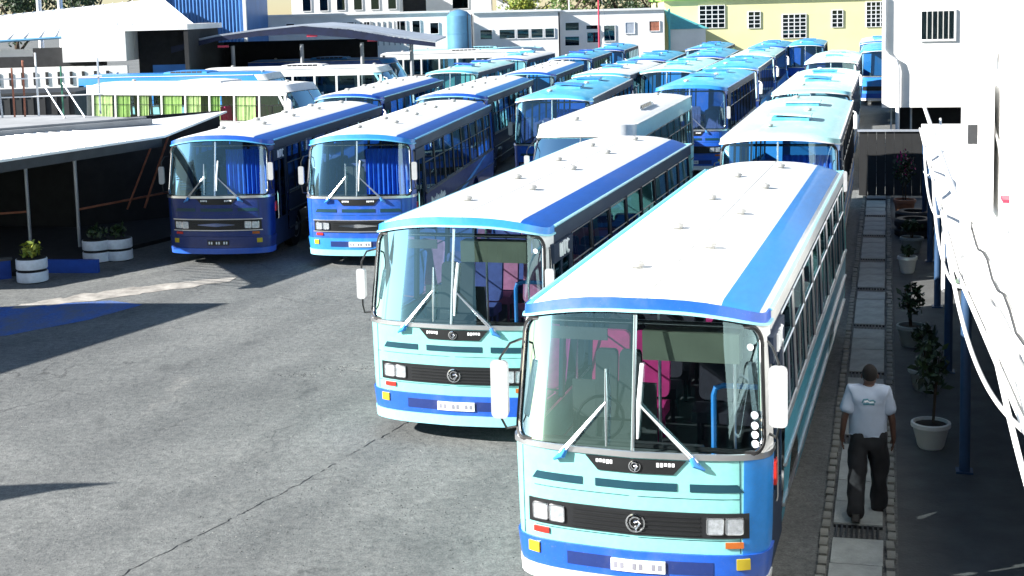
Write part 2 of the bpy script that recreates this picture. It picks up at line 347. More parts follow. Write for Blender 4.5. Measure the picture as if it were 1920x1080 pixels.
def bus(name, label, x, y, yaw, **kw):
    sp = spec(**kw); L, zE, det = sp['L'], sp['zE'], sp['det']
    key = tuple(sorted((k, str(v)) for k, v in sp.items() if k in ('L', 'zE', 'rise', 'dep', 'n', 'rake', 'vee', 'zw0', 'hw', 'coach', 'stripe_in', 'mirror')))
    root = thing(name, label, 'bus', (x, y, 0), -R(yaw), 'buses parked in the depot yard')
    def P(nm, fn, mat, parent=root, ck=None, **k): return obj(nm, cached((ck or nm, key), lambda: fn().mesh(nm)), mat, parent, **k)
    zb, zt = sp['zw0'] + .02, zE - (.30 if sp['coach'] else .13)                     # windscreen opening
    wl = .955
    # --- front skin
    def rows(z0, z1, nz, off=0, xs=XN): return [[F(sp, a, lerp(z0, z1, i / nz), off) for a in xs] for i in range(nz + 1)]
    def fp():
        m = MB().grid(rows(.66, zb - .02, 5)); return m
    P('front_panel', fp, sp['front'])
    if sp['corner']: P('front_corner', lambda: MB().slab(rows(.66, zb - .02, 5, .006, [a for a in XN if a >= .82]), rows(.66, zb - .02, 5, -.004, [a for a in XN if a >= .82])), sp['corner'])
    bz = MB().slab(rows(.41, .67, 3, .03), rows(.41, .67, 3, -.05)); bumper = P('bumper', lambda: bz, sp['bumper'])
    P('lower_valance', lambda: MB().slab(rows(.27, .405, 2, .045), rows(.27, .405, 2, -.05)), sp['base'])
    def ring():
        m = MB(); pts = rounded(wl, (zt - zb) / 2, .13, 6); zc = (zt + zb) / 2; Pn = []
        inner = [(a if abs(a) < wl - .13 else math.copysign(wl - (wl - abs(a)) * .5, a), zc + b) for a, b in pts]
        outer = []
        for a, b in inner:
            t = min(1 / max(1e-6, abs(a)), ((zt - zb) / 2 + .035) / max(1e-6, abs(b - zc)))
            oa, ob = (a * t, zc + (b - zc) * t); outer.append((max(-1, min(1, oa)), min(zt + .035, max(zb - .035, ob))))
        n = len(pts); rows_ = []
        for q in (0, .5, 1): rows_.append([F(sp, lerp(i[0], o[0], q), lerp(i[1], o[1], q)) for i, o in zip(inner, outer)] + [F(sp, lerp(inner[0][0], outer[0][0], q), lerp(inner[0][1], outer[0][1], q))])
        m.grid(rows_); return m, inner
    rg, inner = ring()
    P('windscreen_surround', lambda: rg, sp['front'] if sp['det'] < 2 else ('white' if not sp['coach'] else sp['front']))
    P('gasket', lambda: MB().tube([F(sp, a, b, .006) for a, b in inner], .026, 6, closed=True), 'rubber')
    if det: P('windscreen_trim', lambda: MB().tube([F(sp, a * .985, zb + (b - zb) * .985 + .01, .014) for a, b in inner], .009, 6, closed=True), 'chrome')
    def pane(s):
        m = MB(); xs = [s * (.006 + (wl - .014) * j / 12) for j in range(13)]; m.grid([[F(sp, a, lerp(zb, zt, i / 6), -.012) for a in xs] for i in range(7)], s > 0); return m
    for s in (-1, 1): P('windscreen', lambda: pane(s), 'glass', ck='pane%d' % s)
    P('windscreen_divider', lambda: MB().tube([F(sp, 0, lerp(zb, zt, i / 6), .004) for i in range(7)], .017, 6), 'aluminium')
    if not sp['coach']: P('waist_rail', lambda: MB().slab(rows(zb - .06, zb - .005, 1, .02), rows(zb - .06, zb - .005, 1, -.01)), 'aluminium')
    # --- header band and its lip
    P('header_band', lambda: MB().slab(rows(zt + .045, zE + .005, 2, .012), rows(zt + .045, zE + .005, 2, -.03)), sp['header'])
    P('header_lip', lambda: MB().slab(rows(zt + .022, zt + .046, 1, .034), rows(zt + .022, zt + .046, 1, -.01)), sp['lip'])
    # --- roof
    nose = 1.6 if sp['coach'] else .16
    def rz(a, yy, y0): 
        d = max(0, 1 - (yy - y0) / nose); dr = max(0, 1 - (L - yy) / .5)
        return zE + sp['rise'] * (1 - a ** 2.6) - (.0 if not sp['coach'] else .0) * d * d - .10 * dr * dr * (1 if a < 1 else .6) + (.035 if not sp['coach'] else .05) * (1 - d * d) * (1 - a ** 4)
    def roofgrid(xs, off=0, ys=None):
        ts = [0, .006, .014, .03, .06, .12, .2, .3, .4, .5, .6, .7, .8, .88, .94, .97, .985, 1]
        out = []
        for t in ts:
            r_ = []
            for a in xs:
                fx, fy, fz = F(sp, a, zE); yy = lerp(fy, L, t); r_.append((fx, yy, rz(abs(a), yy, fy) + off))
            out.append(r_)
        return out
    RX = [i / 12 for i in range(-12, 13)]; RX = sorted(set(RX + [-.97, .97, -.99, .99]))
    roof = P('roof', lambda: MB().grid(roofgrid(RX)), sp['roof'])
    if sp['stripe']:
        a0, a1 = sp['stripe_in']
        for s in (-1, 1):
            if s < 0: a0, a1 = sp['stripe_left']
            else: a0, a1 = sp['stripe_in']
            xs = [s * lerp(a0, a1, j / 5) for j in range(6)]
            if s < 0: xs = xs[::-1]
            P('roof_stripe', lambda: MB().slab(roofgrid(xs, .006), roofgrid(xs, -.006)), sp['stripe'] if s > 0 else 'sky_blue', roof, ck='stripe%d' % s)
    for s in (-1, 1):
        P('gutter', lambda: MB().tube([(s * (hwz(sp, zE) + .008), lerp(F(sp, 1, zE)[1] + .02, L, t / 8), zE - .01) for t in range(9)], .022, 6), sp['lip'], ck='gut%d' % s)
    def vent():
        m = MB(); m.lathe([(.075, 0), (.075, .03), (.10, .035), (.09, .065), (.04, .085), (.005, .09)], n=10); return m
    for i in range(sp['vents']):
        yy = 1.6 + i * (L - 3) / max(1, sp['vents'] - 1); a = (-.26, .24)[i % 2] + random.uniform(-.03, .03)
        obj('roof_vent', cached('vent', lambda: vent().mesh('roof_vent')), 'vent', roof, (a * 1.18, yy, rz(abs(a), yy, .2) - .005))
    if det == 2: P('roof_seam', lambda: MB().slab(roofgrid([.075, .085], .004), roofgrid([.075, .085], -.006)), 'vent', roof)
    if det == 2:
        for q in range(1, 8):
            yy = q * (L - .5) / 8 + .35
            P('roof_joint', lambda: MB().slab([[(hwz(sp, zE) * a * .66, yy + d_, rz(abs(a * .66), yy, .2) + .003) for a in RX] for d_ in (-.004, .004)], [[(hwz(sp, zE) * a * .66, yy + d_, rz(abs(a * .66), yy, .2) - .005) for a in RX] for d_ in (-.004, .004)]), 'roof_joint', roof, ck='rj%d' % q)
    if sp['hatch']:
        for yy, open_ in ((L * .3, .07), (L * .68, 0)):
            hz = rz(0, yy, .2)
            h = obj('roof_hatch', cached('hatchframe', lambda: MB().box(-.42, .42, -.42, .42, -.06, .07).mesh('roof_hatch')), 'cyan_roof', roof, (.05, yy, hz), bevel=.02)
            obj('hatch_lid', cached('hatchlid', lambda: MB().slab([[(a_ * .45, b_ * .45, .06 - .03 * (a_ * a_ + b_ * b_) / 2) for a_ in (-1, -.5, 0, .5, 1)] for b_ in (-1, -.5, 0, .5, 1)], [[(a_ * .45, b_ * .45, 0) for a_ in (-1, -.5, 0, .5, 1)] for b_ in (-1, -.5, 0, .5, 1)]).mesh('hatch_lid')), sp['hatch'], roof, (.05, yy, hz + .075 + open_ * .5), (0, open_, 0))
    if sp['coach']:
        hz = rz(0, L * .5, .2)
        ac = obj('air_conditioner', cached('ac', lambda: MB().slab([[(a_ * .72, b_ * 1.1, .12 - .07 * max(abs(a_), abs(b_)) ** 4) for a_ in (-1, -.85, -.5, 0, .5, .85, 1)] for b_ in (-1, -.9, -.5, 0, .5, .9, 1)], [[(a_ * .78, b_ * 1.2, -.06) for a_ in (-1, -.85, -.5, 0, .5, .85, 1)] for b_ in (-1, -.9, -.5, 0, .5, .9, 1)]).mesh('air_conditioner')), sp['roof'], roof, (0, L * .5, hz))
        for i in range(6):
            for s in (-1, 1): obj('grille_slat', cached('acs', lambda: MB().box(-.012, .012, -.12, .12, -.045, .045).mesh('grille_slat')), 'black', roof, (s * .735, L * .5 - .75 + i * .28, hz + .035), (0, s * R(-18), 0))
    # --- sides
    w0, w1 = 1.52, zE - (.40 if sp['coach'] else .23)
    ys0 = lambda z: sp['dep'] + yrz(sp, z) + sp['vee'] * .6
    wc = [2.75, L - 3.3]
    for s in (-1, 1):
        d0 = ys0(1.5) + .06
        dy0, dy1 = (d0, d0 + 1.0)
        door = s > 0
        st = dy1 + .04 if door else None
        def low(z0, z1, y0=None, y1=None, nz=3, off=0):
            return [[(s * (hwz(sp, lerp(z0, z1, i / nz)) + off), lerp((ys0(lerp(z0, z1, i / nz)) if y0 is None else y0), (L if y1 is None else y1), j / 6), lerp(z0, z1, i / nz)) for j in range(7)] for i in range(nz + 1)]
        def lowmesh():
            m = MB(); g = lambda *a, **k: m.grid(low(*a, **k), s < 0)
            g(1.06, w0, st)
            y_ = st if st else None
            for c in wc:
                g(.34, 1.06, y_, c - .58)
                m.grid([[(s * hwz(sp, .5 + .54 * math.sin(R(a))), c - .58 * math.cos(R(a)), .5 + .54 * math.sin(R(a))) for a in range(0, 181, 15)], [(s * hwz(sp, 1.06), c - .58 * math.cos(R(a)), 1.06) for a in range(0, 181, 15)]], s < 0)
                y_ = c + .58
            g(.34, 1.06, y_, L); return m
        P('side_panel', lowmesh, sp['low'] if s > 0 else sp['front'], ck='low%d' % s)
        P('cantrail', lambda: MB().grid(low(w1, zE, nz=2), s < 0), sp['side'], ck='cant%d' % s)
        if sp['cove']: P('cove_panel', lambda: MB().slab(low(zE - .19, zE - .03, nz=2, off=.008), low(zE - .19, zE - .03, nz=2, off=-.004)), sp['cove'], ck='cove%d' % s)
        for zz in ((w0 - .03, 1.05, .62) if det else (w0 - .03, 1.05)):
            P('side_rail', lambda: MB().tube([(s * (hwz(sp, zz) + .008), lerp((st or ys0(zz)), L - .05, t / 4), zz) for t in range(5)], .02, 6), sp['frame'], ck='rail%d%.2f' % (s, zz))
        # window band
        ya = (st or ys0(2) + .05); N = 8; pitch = (L - .35 - ya) / N
        gh = w1 - w0
        def pil(): return MB().box(-.03, .0, -.05, .05, w0, w1)
        dx = hwz(sp, w0) - hwz(sp, w1); tl = math.atan2(dx, gh)
        for i in range(N + 1):
            yy = ya + pitch * i
            obj('pillar', cached(('pil', key), lambda: MB().slab([[(-.035, -.055, w0), (-.035, .055, w0)], [(-.035 - dx, -.055, w1), (-.035 - dx, .055, w1)]], [[(.002, -.055, w0), (.002, .055, w0)], [(.002 - dx, -.055, w1), (.002 - dx, .055, w1)]]).mesh('pillar')), sp['side'], root, (s * hwz(sp, w0), yy, 0), None if s > 0 else (0, 0, math.pi))
        for i in range(N):
            yy = ya + pitch * (i + .5); wd = pitch / 2 - .05
            def wn(): return MB().add([(-.012, -wd, w0), (-.012, wd, w0), (-.012 - dx, wd, w1), (-.012 - dx, -wd, w1)], [(0, 1, 2, 3)])
            wo = obj('window', cached(('win', key, s), lambda: wn().mesh('window')), 'side_glass' if not sp.get('curtain') else 'pane_glass' if i == 0 else 'clear_glass', root, (s * hwz(sp, w0), yy, 0), None if s > 0 else (0, 0, math.pi))
            if det or sp.get('curtain'):
                def wf():
                    m = MB(); 
                    for pts in ([(.0, -wd, w0 + .02), (0, wd, w0 + .02)], [(-dx, -wd, w1 - .02), (-dx, wd, w1 - .02)], [(0, -wd, w0), (-dx, -wd, w1)], [(0, wd, w0), (-dx, wd, w1)], [(-dx * .62, -wd, lerp(w0, w1, .62)), (-dx * .62, wd, lerp(w0, w1, .62))], [(-dx * .3, .0, w0), (-dx * .62, 0, lerp(w0, w1, .62))]):
                        m.tube(pts, .012, 4)
                    return m
                obj('window_frame', cached(('wf', key, s), lambda: wf().mesh('window_frame')), sp['frame'], wo)
            if sp.get('curtain') and i > 0:
                def cu(fill):
                    n = 14; P_ = []
                    for z in (w0, w1 - .02): P_.append([(-.07 - (dx if z > w0 else 0) + .025 * math.sin(j * 2.4), -wd + 2 * wd * fill * j / n, z) for j in range(n + 1)])
                    return MB().grid(P_)
                fl = (.62, .85, .4)[i % 3]
                obj('curtain', cached(('cur', key, s, fl), lambda: cu(fl).mesh('curtain')), ('green_curtain', 'lime_curtain')[i % 2], wo)
        if door:
            dr = P('door', lambda: MB().box(-.06, -.02, dy0, dy1, .36, .98).box(-.06, -.02, dy0, dy0 + .06, .98, w1).box(-.06, -.02, dy1 - .06, dy1, .98, w1).box(-.06, -.02, (dy0 + dy1) / 2 - .03, (dy0 + dy1) / 2 + .03, .98, w1), sp['side'], ck='door', loc=(hwz(sp, 1.6) - .015, 0, 0))
            obj('door_header', cached(('dhd', key), lambda: MB().box(-.034, .012, dy0, dy1, 2.38, w1 - .004).mesh('door_header')), sp['side'], dr)
            obj('door_glass', cached(('dg', key), lambda: MB().box(-.045, -.035, dy0 + .06, dy1 - .06, .98, w1).mesh('door_glass')), 'side_glass', dr)
            obj('door_handle', cached(('dh', key), lambda: MB().tube([(0.02, dy0 + .12, 1.0), (.03, dy0 + .12, 1.05), (.03, dy0 + .12, 1.6), (.02, dy0 + .12, 1.65)], .014, 6).mesh('door_handle')), 'chrome', dr)
        else:
            P('cab_window', lambda: MB().add([(-hwz(sp, w0) + .01, ys0(w0), w0), (-hwz(sp, w0) + .01, ya - .05, w0), (-hwz(sp, w1) + .01, ya - .05, w1), (-hwz(sp, w1) + .01, ys0(w1), w1)], [(0, 1, 2, 3)]), 'side_glass')
        for c in wc:
            wh = obj('wheel', cached('hub', lambda: MB().lathe([(.03, .02), (.10, .02), (.12, -.02), (.22, -.03), (.27, .0), (.29, -.02)], axis='x', n=18).mesh('wheel')), 'rim', root, (s * 1.10, c, .5), None if s > 0 else (0, 0, math.pi))
            obj('tyre', cached('tyre', lambda: MB().lathe([(.28, -.26), (.42, -.27), (.49, -.24), (.50, -.14), (.49, -.03), (.42, 0), (.28, -.01)], axis='x', n=24).mesh('tyre')), 'rubber', wh)
    # --- rear
    def rear():
        zs = [.34, .7, 1.06, 1.62, 2.2, zE]; m = MB(); m.grid([[(hwz(sp, z) * a, L, z if z < zE else min(z, rz(abs(a), L, .2)) ) for a in (-1, -.5, 0, .5, 1)] for z in zs], True)
        m.grid([[(hwz(sp, zE) * a, L, zE) for a in RX], [(hwz(sp, zE) * a, L, rz(abs(a), L, .2)) for a in RX]], True); return m
    P('rear_panel', rear, sp['front'])
    P('rear_window', lambda: MB().box(-.95, .95, L + .004, L + .014, 1.75, 2.5), 'pane_glass')
    # --- inside
    P('cab_floor', lambda: MB().box(-1.1, 1.1, .55, L - .05, .86, .92), 'floor_mat')
    if det or sp.get('curtain'):
        P('dashboard', lambda: MB().slab([[(a, y_, z_) for a in (-1.05, -.6, 0, .55)] for y_, z_ in ((.40, 1.50), (.50, 1.56), (.75, 1.50), (.92, 1.36))], [[(a, y_, 1.0) for a in (-1.05, -.6, 0, .55)] for y_ in (.40, .50, .75, .9)]), 'grey_vinyl')
        sw = P('steering_wheel', lambda: MB().tube([(-.55 + .24 * math.cos(t), 1.02 + .11 * math.sin(t), 1.62 + .20 * math.sin(t)) for t in [2 * math.pi * j / 20 for j in range(20)]], .017, 6, closed=True).tube([(-.55, .95, 1.45), (-.55, 1.02, 1.62)], .03, 6).tube([(-.79, 1.02, 1.62), (-.31, 1.02, 1.62)], .014, 6), 'black')
        ns = 6 if det == 2 else 3
        sm = cached('seat', seat_mesh)
        obj('driver_seat', sm, 'grey_vinyl', root, (-.55, 1.35, .95)).scale = (.55, 1, 1)
        cols = sp['seat'] if isinstance(sp['seat'], tuple) else (sp['seat'],)
        for i in range(ns):
            for k_, xx in enumerate((-.62, .62)): obj('seat', sm, cols[(i + k_) % len(cols)], root, (xx, 2.35 + i * .85, .92))
    if sp.get('cab_curtain'):
        def cc(): return MB().grid([[(lerp(.06, 1.12, j / 40), .72 + .035 * math.sin(j * 1.5), z) for j in range(41)] for z in (1.45, 2.05, 2.66)])
        P('cab_curtain', cc, sp['cab_curtain'])
    if det == 2:
        P('destination_box', lambda: MB().box(.03, .95, .38, .62, 2.42, 2.70), 'blind')
        P('grab_rail', lambda: MB().tube([(.62, .95, .95), (.62, .95, 1.95), (.64, .95, 2.02), (.72, .95, 2.05), (1.05, .95, 2.05)], .028, 8), 'azure')
        P('stanchion', lambda: MB().tube([(.85, .80, .95), (.85, .80, 2.55)], .016, 8), 'aluminium')
        P('stanchion', lambda: MB().tube([(-.1, 1.9, .95), (-.1, 1.9, 2.7)], .018, 8), 'aluminium', ck='stb')
        P('cab_partition', lambda: MB().box(-1.08, -.15, 1.95, 1.98, .95, 1.75), 'interior')
        P('sun_visor', lambda: MB().box(-.95, -.32, .42, .44, 2.58, 2.70), 'floor_mat')
        for zz in (1.72, 1.80, 1.88, 1.97): P('round_sticker', lambda: MB().lathe([(.036, -.004), (.036, .004)], F(sp, .90, zz, -.002), 14, 'y'), 'sticker', ck='stk%.2f' % zz)
        P('round_sticker', lambda: MB().lathe([(.032, -.004), (.032, .004)], F(sp, .88, 2.56, -.002), 14, 'y'), 'sticker', ck='stk')
    # --- front fittings
    H = hwz(sp, 1.0)
    if det and not sp['coach']:
        bd = P('badge_panel', lambda: fpatch(MB(), sp, -.34, .38, zb - .21, zb - .075, -.004, .014, -.12, .12), 'black')
        for a, b in ((-.36, -.19), (.22, .40)):
            nb = 5
            for j in range(nb):
                xa = lerp(a, b, j / nb); P('badge_letter', lambda: fpatch(MB(), sp, xa + .004, xa + (b - a) / nb - .006, zb - .135 + random.uniform(-.006, .006), zb - .10, .012, .018, nx=1, nz=1), 'print_white', bd, ck='bl%.3f' % xa)
        def emb(r, zc):
            m = MB(); o = [(0 + r * math.cos(R(a)), r * math.sin(R(a))) for a in range(0, 360, 20)]
            q = lambda px, pz: F(sp, (px + .02) / H, zc + pz, .022)
            m.tube([q(*p) for p in o], r * .13, 5, closed=True)
            m.tube([q(r * .62 * math.cos(R(a)), r * .62 * math.sin(R(a)) + r * .05) for a in range(40, 250, 25)] + [q(-r * .1, -r * .55), q(r * .35, -r * .25)], r * .13, 5)
            m.tube([q(-r * .15, r * .1), q(r * .25, r * .22), q(r * .5, -r * .05), q(r * .2, -r * .5), q(r * .05, -r * .75)], r * .12, 5); return m
        if sp['emblem'] == 'ring': P('badge_emblem', lambda: emb(.052, zb - .14), 'chrome', bd)
        for x0, x1, a, b in ((-1.02, -.50, .05, 0), (-.37, .41, 0, 0), (.53, 1.02, 0, -.06)):
            P('air_slot', lambda: fpatch(MB(), sp, x0, x1, zb - .37, zb - .295, -.01, .008, a, b), 'slot', ck='slot%.2f' % x0)
        for xx in (-1.13, 1.0 if sp['corner'] is None else .98): P('panel_seam', lambda: fpatch(MB(), sp, xx, xx + .007, .68, zb - .07, -.004, .0025, nx=1, nz=3), 'slot', ck='ps%.2f' % xx)
        for zz in (.80, 1.20): P('panel_seam', lambda: fpatch(MB(), sp, -1.13, .98, zz, zz + .006, -.004, .0025, nx=14, nz=1), 'slot', ck='psz%.2f' % zz)
        gr = P('grille', lambda: fpatch(MB(), sp, -1.06, 1.06, .83, 1.07, -.01, .014, nx=18), 'grille')
        for i in range(5): P('grille_bar', lambda: fpatch(MB(), sp, -.60, .62, .855 + i * .042, .868 + i * .042, .01, .026, nx=10, nz=1), 'black', gr, ck='gb%d' % i)
        if sp['emblem'] == 'ring': P('grille_emblem', lambda: emb(.085, .95), 'chrome', gr)
        else: P('grille_wing', lambda: MB().slab([[F(sp, a / H, .95 + .035 * (1 - abs(a) / .45) + .012, .03) for a in [-.45 + .09 * j for j in range(11)]], [F(sp, a / H, .95 - .035 * (1 - abs(a) / .45) - .002, .03) for a in [-.45 + .09 * j for j in range(11)]]], [[F(sp, a / H, .95 + .035 * (1 - abs(a) / .45) + .012, .01) for a in [-.45 + .09 * j for j in range(11)]], [F(sp, a / H, .95 - .035 * (1 - abs(a) / .45) - .002, .01) for a in [-.45 + .09 * j for j in range(11)]]]), 'chrome', gr)
        for c in (-.93, -.76, .76, .93):
            hl = P('headlight', lambda: fpatch(MB(), sp, c - .075, c + .075, .875, 1.03, .012, .030, nx=3, nz=3), 'lamp', ck='hl%.2f' % c)
            P('headlight_rim', lambda: MB().tube([F(sp, (c + a) / H, .9525 + b, .028) for a, b in rounded(.075, .078, .02, 2)], .008, 5, closed=True), 'chrome', hl, ck='hr%.2f' % c)
        if sp['emblem'] != 'ring':
            for zz in (1.075, .815): P('grille_strip', lambda: fpatch(MB(), sp, -1.08, 1.08, zz, zz + .02, .0, .024, nx=16, nz=1), 'aluminium', ck='gs%.2f' % zz)
        for s in (-1, 1):
            P('turn_signal', lambda: fpatch(MB(), sp, s * .93 - .08, s * .93 + .08, .735, .79, -.005, .02, nx=3), 'red' if s < 0 else 'amber', ck='ts%d' % s)
            P('fog_lamp', lambda: fpatch(MB(), sp, s * 1.0 - .055, s * 1.0 + .055, .53, .635, .025, .048, nx=3), 'yellow_lamp', bumper, ck='fl%d' % s)
            P('air_inlet', lambda: fpatch(MB(), sp, s * .48 - .22 + .04, s * .48 + .22 + .04, .475, .60, .02, .034, nx=4), 'navy', bumper, ck='ai%d' % s)
            mk = P('side_marker', lambda: MB().box(s * 1.235 - .03, s * 1.235 + .03, sp['dep'] + .1, sp['dep'] + .22, 1.20, 1.42), 'amber' if s < 0 else 'red', ck='mk%d' % s)
        pl = P('number_plate', lambda: fpatch(MB(), sp, -.22, .30, .475, .59, .03, .05, nx=4), sp['plate'], bumper)
        for j in range(8):
            if j in (2, 5): continue
            xa = -.19 + j * .06; P('plate_digit', lambda: fpatch(MB(), sp, xa, xa + .034, .503, .562, .05, .0535, nx=1, nz=1), 'plate_ink' if sp['plate'] != 'black' else 'print_white', pl, ck='pd%d' % j)
        # wipers
        for s, px, ex, z1_, z2_ in ((-1, -.66, -.26, zb + .03, zb + .66), (1, .56, .06, zb + .12, zb + .72)):
            hx = hwz(sp, 1.8); zp = zb - .06; ze = zb + .40
            wp = P('wiper', lambda: MB().tube([F(sp, px / hx, zp, .05), F(sp, ex / hx, ze, .06)], .011, 6).tube([F(sp, (px + s * .05) / hx, zp - .01, .05), F(sp, (ex + s * .035) / hx, ze - .03, .06)], .009, 6), 'aluminium', ck='wp%d' % s)
            P('wiper_blade', lambda: MB().tube([F(sp, (ex - .01 * s) / hx, z1_, .035), F(sp, ex / hx, ze, .055), F(sp, (ex + .02 * s) / hx, z2_, .035)], [.008, .016, .008] if s < 0 else [.012, .024, .02], 6), 'aluminium' if s < 0 else 'steel_white', wp, ck='wb%d' % s)  # right blade whiter and thicker, a bright reflection put into its colour
            P('wiper_mount', lambda: MB().tube([F(sp, (px - .01 * s) / hx, zp + .03, .04), F(sp, (px + .02 * s) / hx, zp - .03, .05), F(sp, (px + .11 * s) / hx, zp - .085, .035)], [.025, .035, .012], 8), 'azure', wp, ck='wm%d' % s)
    if det:
        for s in (-1, 1):
            q = F(sp, s * .99, 2.2); mz = 2.12 if s < 0 else 2.2; ms = sp['mirror']
            mi = P('mirror', lambda: MB().add([(q[0] + s * .13 * ms + a, q[1] - .32, mz + b) for a, b in rounded(.085 * ms, .29 * ms, .05 * ms, 3)] + [(q[0] + s * .13 * ms + a * .9, q[1] - .24, mz + b * .95) for a, b in rounded(.085 * ms, .29 * ms, .05 * ms, 3)], [tuple(range(16))[::-1], tuple(range(16, 32))] + [(i, (i + 1) % 16, 16 + (i + 1) % 16, 16 + i) for i in range(16)]), 'mirror_shell', ck='mi%d' % s)
            P('mirror_arm', lambda: MB().tube([(q[0], q[1] + .02, mz - .45), (q[0] + s * .1, q[1] - .2, mz - .42), (q[0] + s * .13 * ms, q[1] - .27, mz - .3), (q[0] + s * .13 * ms, q[1] - .27, mz + .3), (q[0] + s * .06, q[1] - .15, mz + .42), (q[0], q[1] + .05, mz + .42)], .013, 6), 'black', mi, ck='ma%d' % s)
    else:
        for s in (-1, 1):
            q = F(sp, s * .99, 2.2)
            P('mirror', lambda: MB().tube([(q[0] + s * .02, q[1], 2.45), (q[0] + s * .14, q[1] - .2, 2.4), (q[0] + s * .14, q[1] - .2, 2.3), (q[0] + s * .14, q[1] - .2, 1.9)], [.02, .02, .08, .07], 8), 'white', ck='mf%d' % s)
        if not sp['coach']: P('grille', lambda: fpatch(MB(), sp, -1.0, 1.0, .83, 1.07, -.01, .014, nx=10), 'grille')
    return root, sp
def lettering(root, sp, y0, z0, h, chars, mat='print_white'):
    """simple block capitals on the shaded side of a bus"""
    G = {'N': [[(0, 0), (0, 1)], [(0, 1), (.6, 0)], [(.6, 0), (.6, 1)]], 'T': [[(.3, 0), (.3, 1)], [(0, 1), (.6, 1)]], 'C': [[(.6, .9), (.35, 1), (.05, .8), (0, .5), (.05, .2), (.35, 0), (.6, .1)]]}
    yy = y0
    for ch in chars:
        m = MB()
        for st in G[ch]: m.tube([(hwz(sp, 1.6) + .004, yy + a * h, z0 + h * b) for a, b in st], h * .10, 5)
        obj('letter', m, mat, root); yy += h * .95

TALL = ((.3, 1.17), (.7, 1.22), (1.62, 1.25), (3.08, 1.19))
A, spA = bus('bus', 'mint and white bus nearest the camera, beside the walking person', 1.06, 12.50, 17.05, det=2, mirror=1.0, hw=((.3, 1.175), (.7, 1.225), (1.62, 1.245), (2.87, 1.185)), corner='azure', front='mint', low='side_teal', frame='aluminium', cove='white', stripe_in=(.67, .95), stripe='stripe_sky', seat=('magenta', 'seat_dark', 'seat_dark', 'seat_dark', 'magenta'))
lettering(A, spA, .90, 2.43, .17, 'NTC')
B, spB = bus('bus', 'mint fronted bus with blue bumper, second nearest, left of the nearest bus', -.86, 17.95, 16.9, det=2, seat=('seat_blue', 'seat_pink', 'seat_blue'), header='azure', base='pale_cyan', low='side_dark')
lettering(B, spB, .90, 2.43, .18, 'NTC')
Cb, spC = bus('bus', 'royal blue bus with black number plate beside the open shed', -6.96, 31.92, 8.07, det=1, front='shaded_royal', bumper='navy', base='royal', seat='seat_blue', emblem='wing', plate='black', cab_curtain='curtain_blue', low='side_dark', header='royal', lip='sky_blue')  # front colour darkened to paint in the shade beside the shed
lettering(Cb, spC, .90, 2.43, .17, 'NTC')
Db, spD = bus('bus', 'royal blue bus with white number plate, right of the bus by the shed', -3.56, 31.19, 8.3, det=1, front='royal', bumper='azure', base='pale_cyan', seat='seat_blue', emblem='wing', cab_curtain='curtain_blue', low='navy', header='azure', lip='sky_blue')
# swoosh and lettering along the shaded side of that bus
sw = MB()
for i in range(11):
    t = i / 10; yy = 1.9 + 8.6 * t
    sw.v += [(hwz(spD, .62 + .8 * t ** 1.6) + .006, yy, .55 + .9 * t ** 1.6), (hwz(spD, .75 + .75 * t ** 1.6) + .006, yy, .62 + .88 * t ** 1.3)]
sw.f = [(2 * i, 2 * i + 2, 2 * i + 3, 2 * i + 1) for i in range(10)]
obj('swoosh', sw, 'azure', Db)
for i in range(9):
    yy = 2.2 + i * .2; zz = 1.12
    obj('script_letter', MB().tube([(hwz(spD, zz) + .012, yy, zz), (hwz(spD, zz) + .012, yy + .08, zz + .13 + .06 * (i % 3 == 0)), (hwz(spD, zz) + .012, yy + .13, zz + .02), (hwz(spD, zz) + .012, yy + .2, zz + .05)], .016, 4), 'print_white', Db)
OLD = dict(seat='seat_blue', stripe=None, hatch='azure', vents=3, zE=3.0, hw=((.3, 1.17), (.7, 1.22), (1.62, 1.25), (3.0, 1.2)), rise=.13, low='azure', side='side_dark', front='azure', lip='white', vee=.02)
def old(label, x, y, yaw, **k): return bus('bus', label, x, y, yaw, **{**OLD, **k})
COACH = dict(coach=True, stripe=None, vents=2, zE=2.98, rise=.07, rake=1.0, dep=.75, n=3.2, zw0=1.35, hw=((.3, 1.17), (.7, 1.23), (1.62, 1.25), (2.98, 1.17)), vee=.0, front='white', header='white', lip='white', base='pale_cyan', bumper='white', low='pale_cyan', side='pale_cyan')
def coach(label, x, y, yaw, **k): return bus('coach', label, x, y, yaw, **{**COACH, **k})
bus('bus', 'white roofed bus with blue roof edges behind the royal blue bus by the shed', -5.75, 47.8, 8, det=0, front='royal', low='side_dark')
bus('bus', 'white roofed bus with blue roof edge behind the bus with white plate', -2.1, 46.4, 9, det=1, front='royal', seat='seat_blue', low='side_dark', stripe='stripe_sky', emblem='wing')
old('cyan roofed bus with blue front, left of the white coach', 1.25, 42.4, 11.3, det=1, roof='cyan_roof', front='royal', header='sky_blue', low='teal', cab_curtain='curtain_blue')
coach('white coach with rooftop air conditioner behind the second nearest bus', 1.45, 31.7, 14.8, det=1, roof='roof_white', side='pale_cyan')
old('blue fronted bus with cyan roof behind the white coach', 6.0, 46.2, 14.8, det=1, roof='cyan_roof', header='azure', front='royal', low='azure', lip='azure')
old('pale green roofed bus directly behind the nearest bus', 5.35, 27.6, 15.3, det=1, roof='pale_roof', hatch='pale_roof', header='pale_roof', front='azure', low='azure', lip='white', seat='seat_blue', cab_curtain='curtain_blue')
old('pale cyan roofed bus with blue hatch, third in the row along the walkway', 9.2, 42.2, 15.3, roof='pale_roof', header='pale_cyan', front='pale_cyan', low='azure', vents=3, L=14)
old('pale cyan roofed bus with dark blue windscreen, fourth in the row along the walkway', 14.9, 64.0, 15.3, roof='pale_roof', header='pale_cyan', front='navy', hatch='pale_roof')
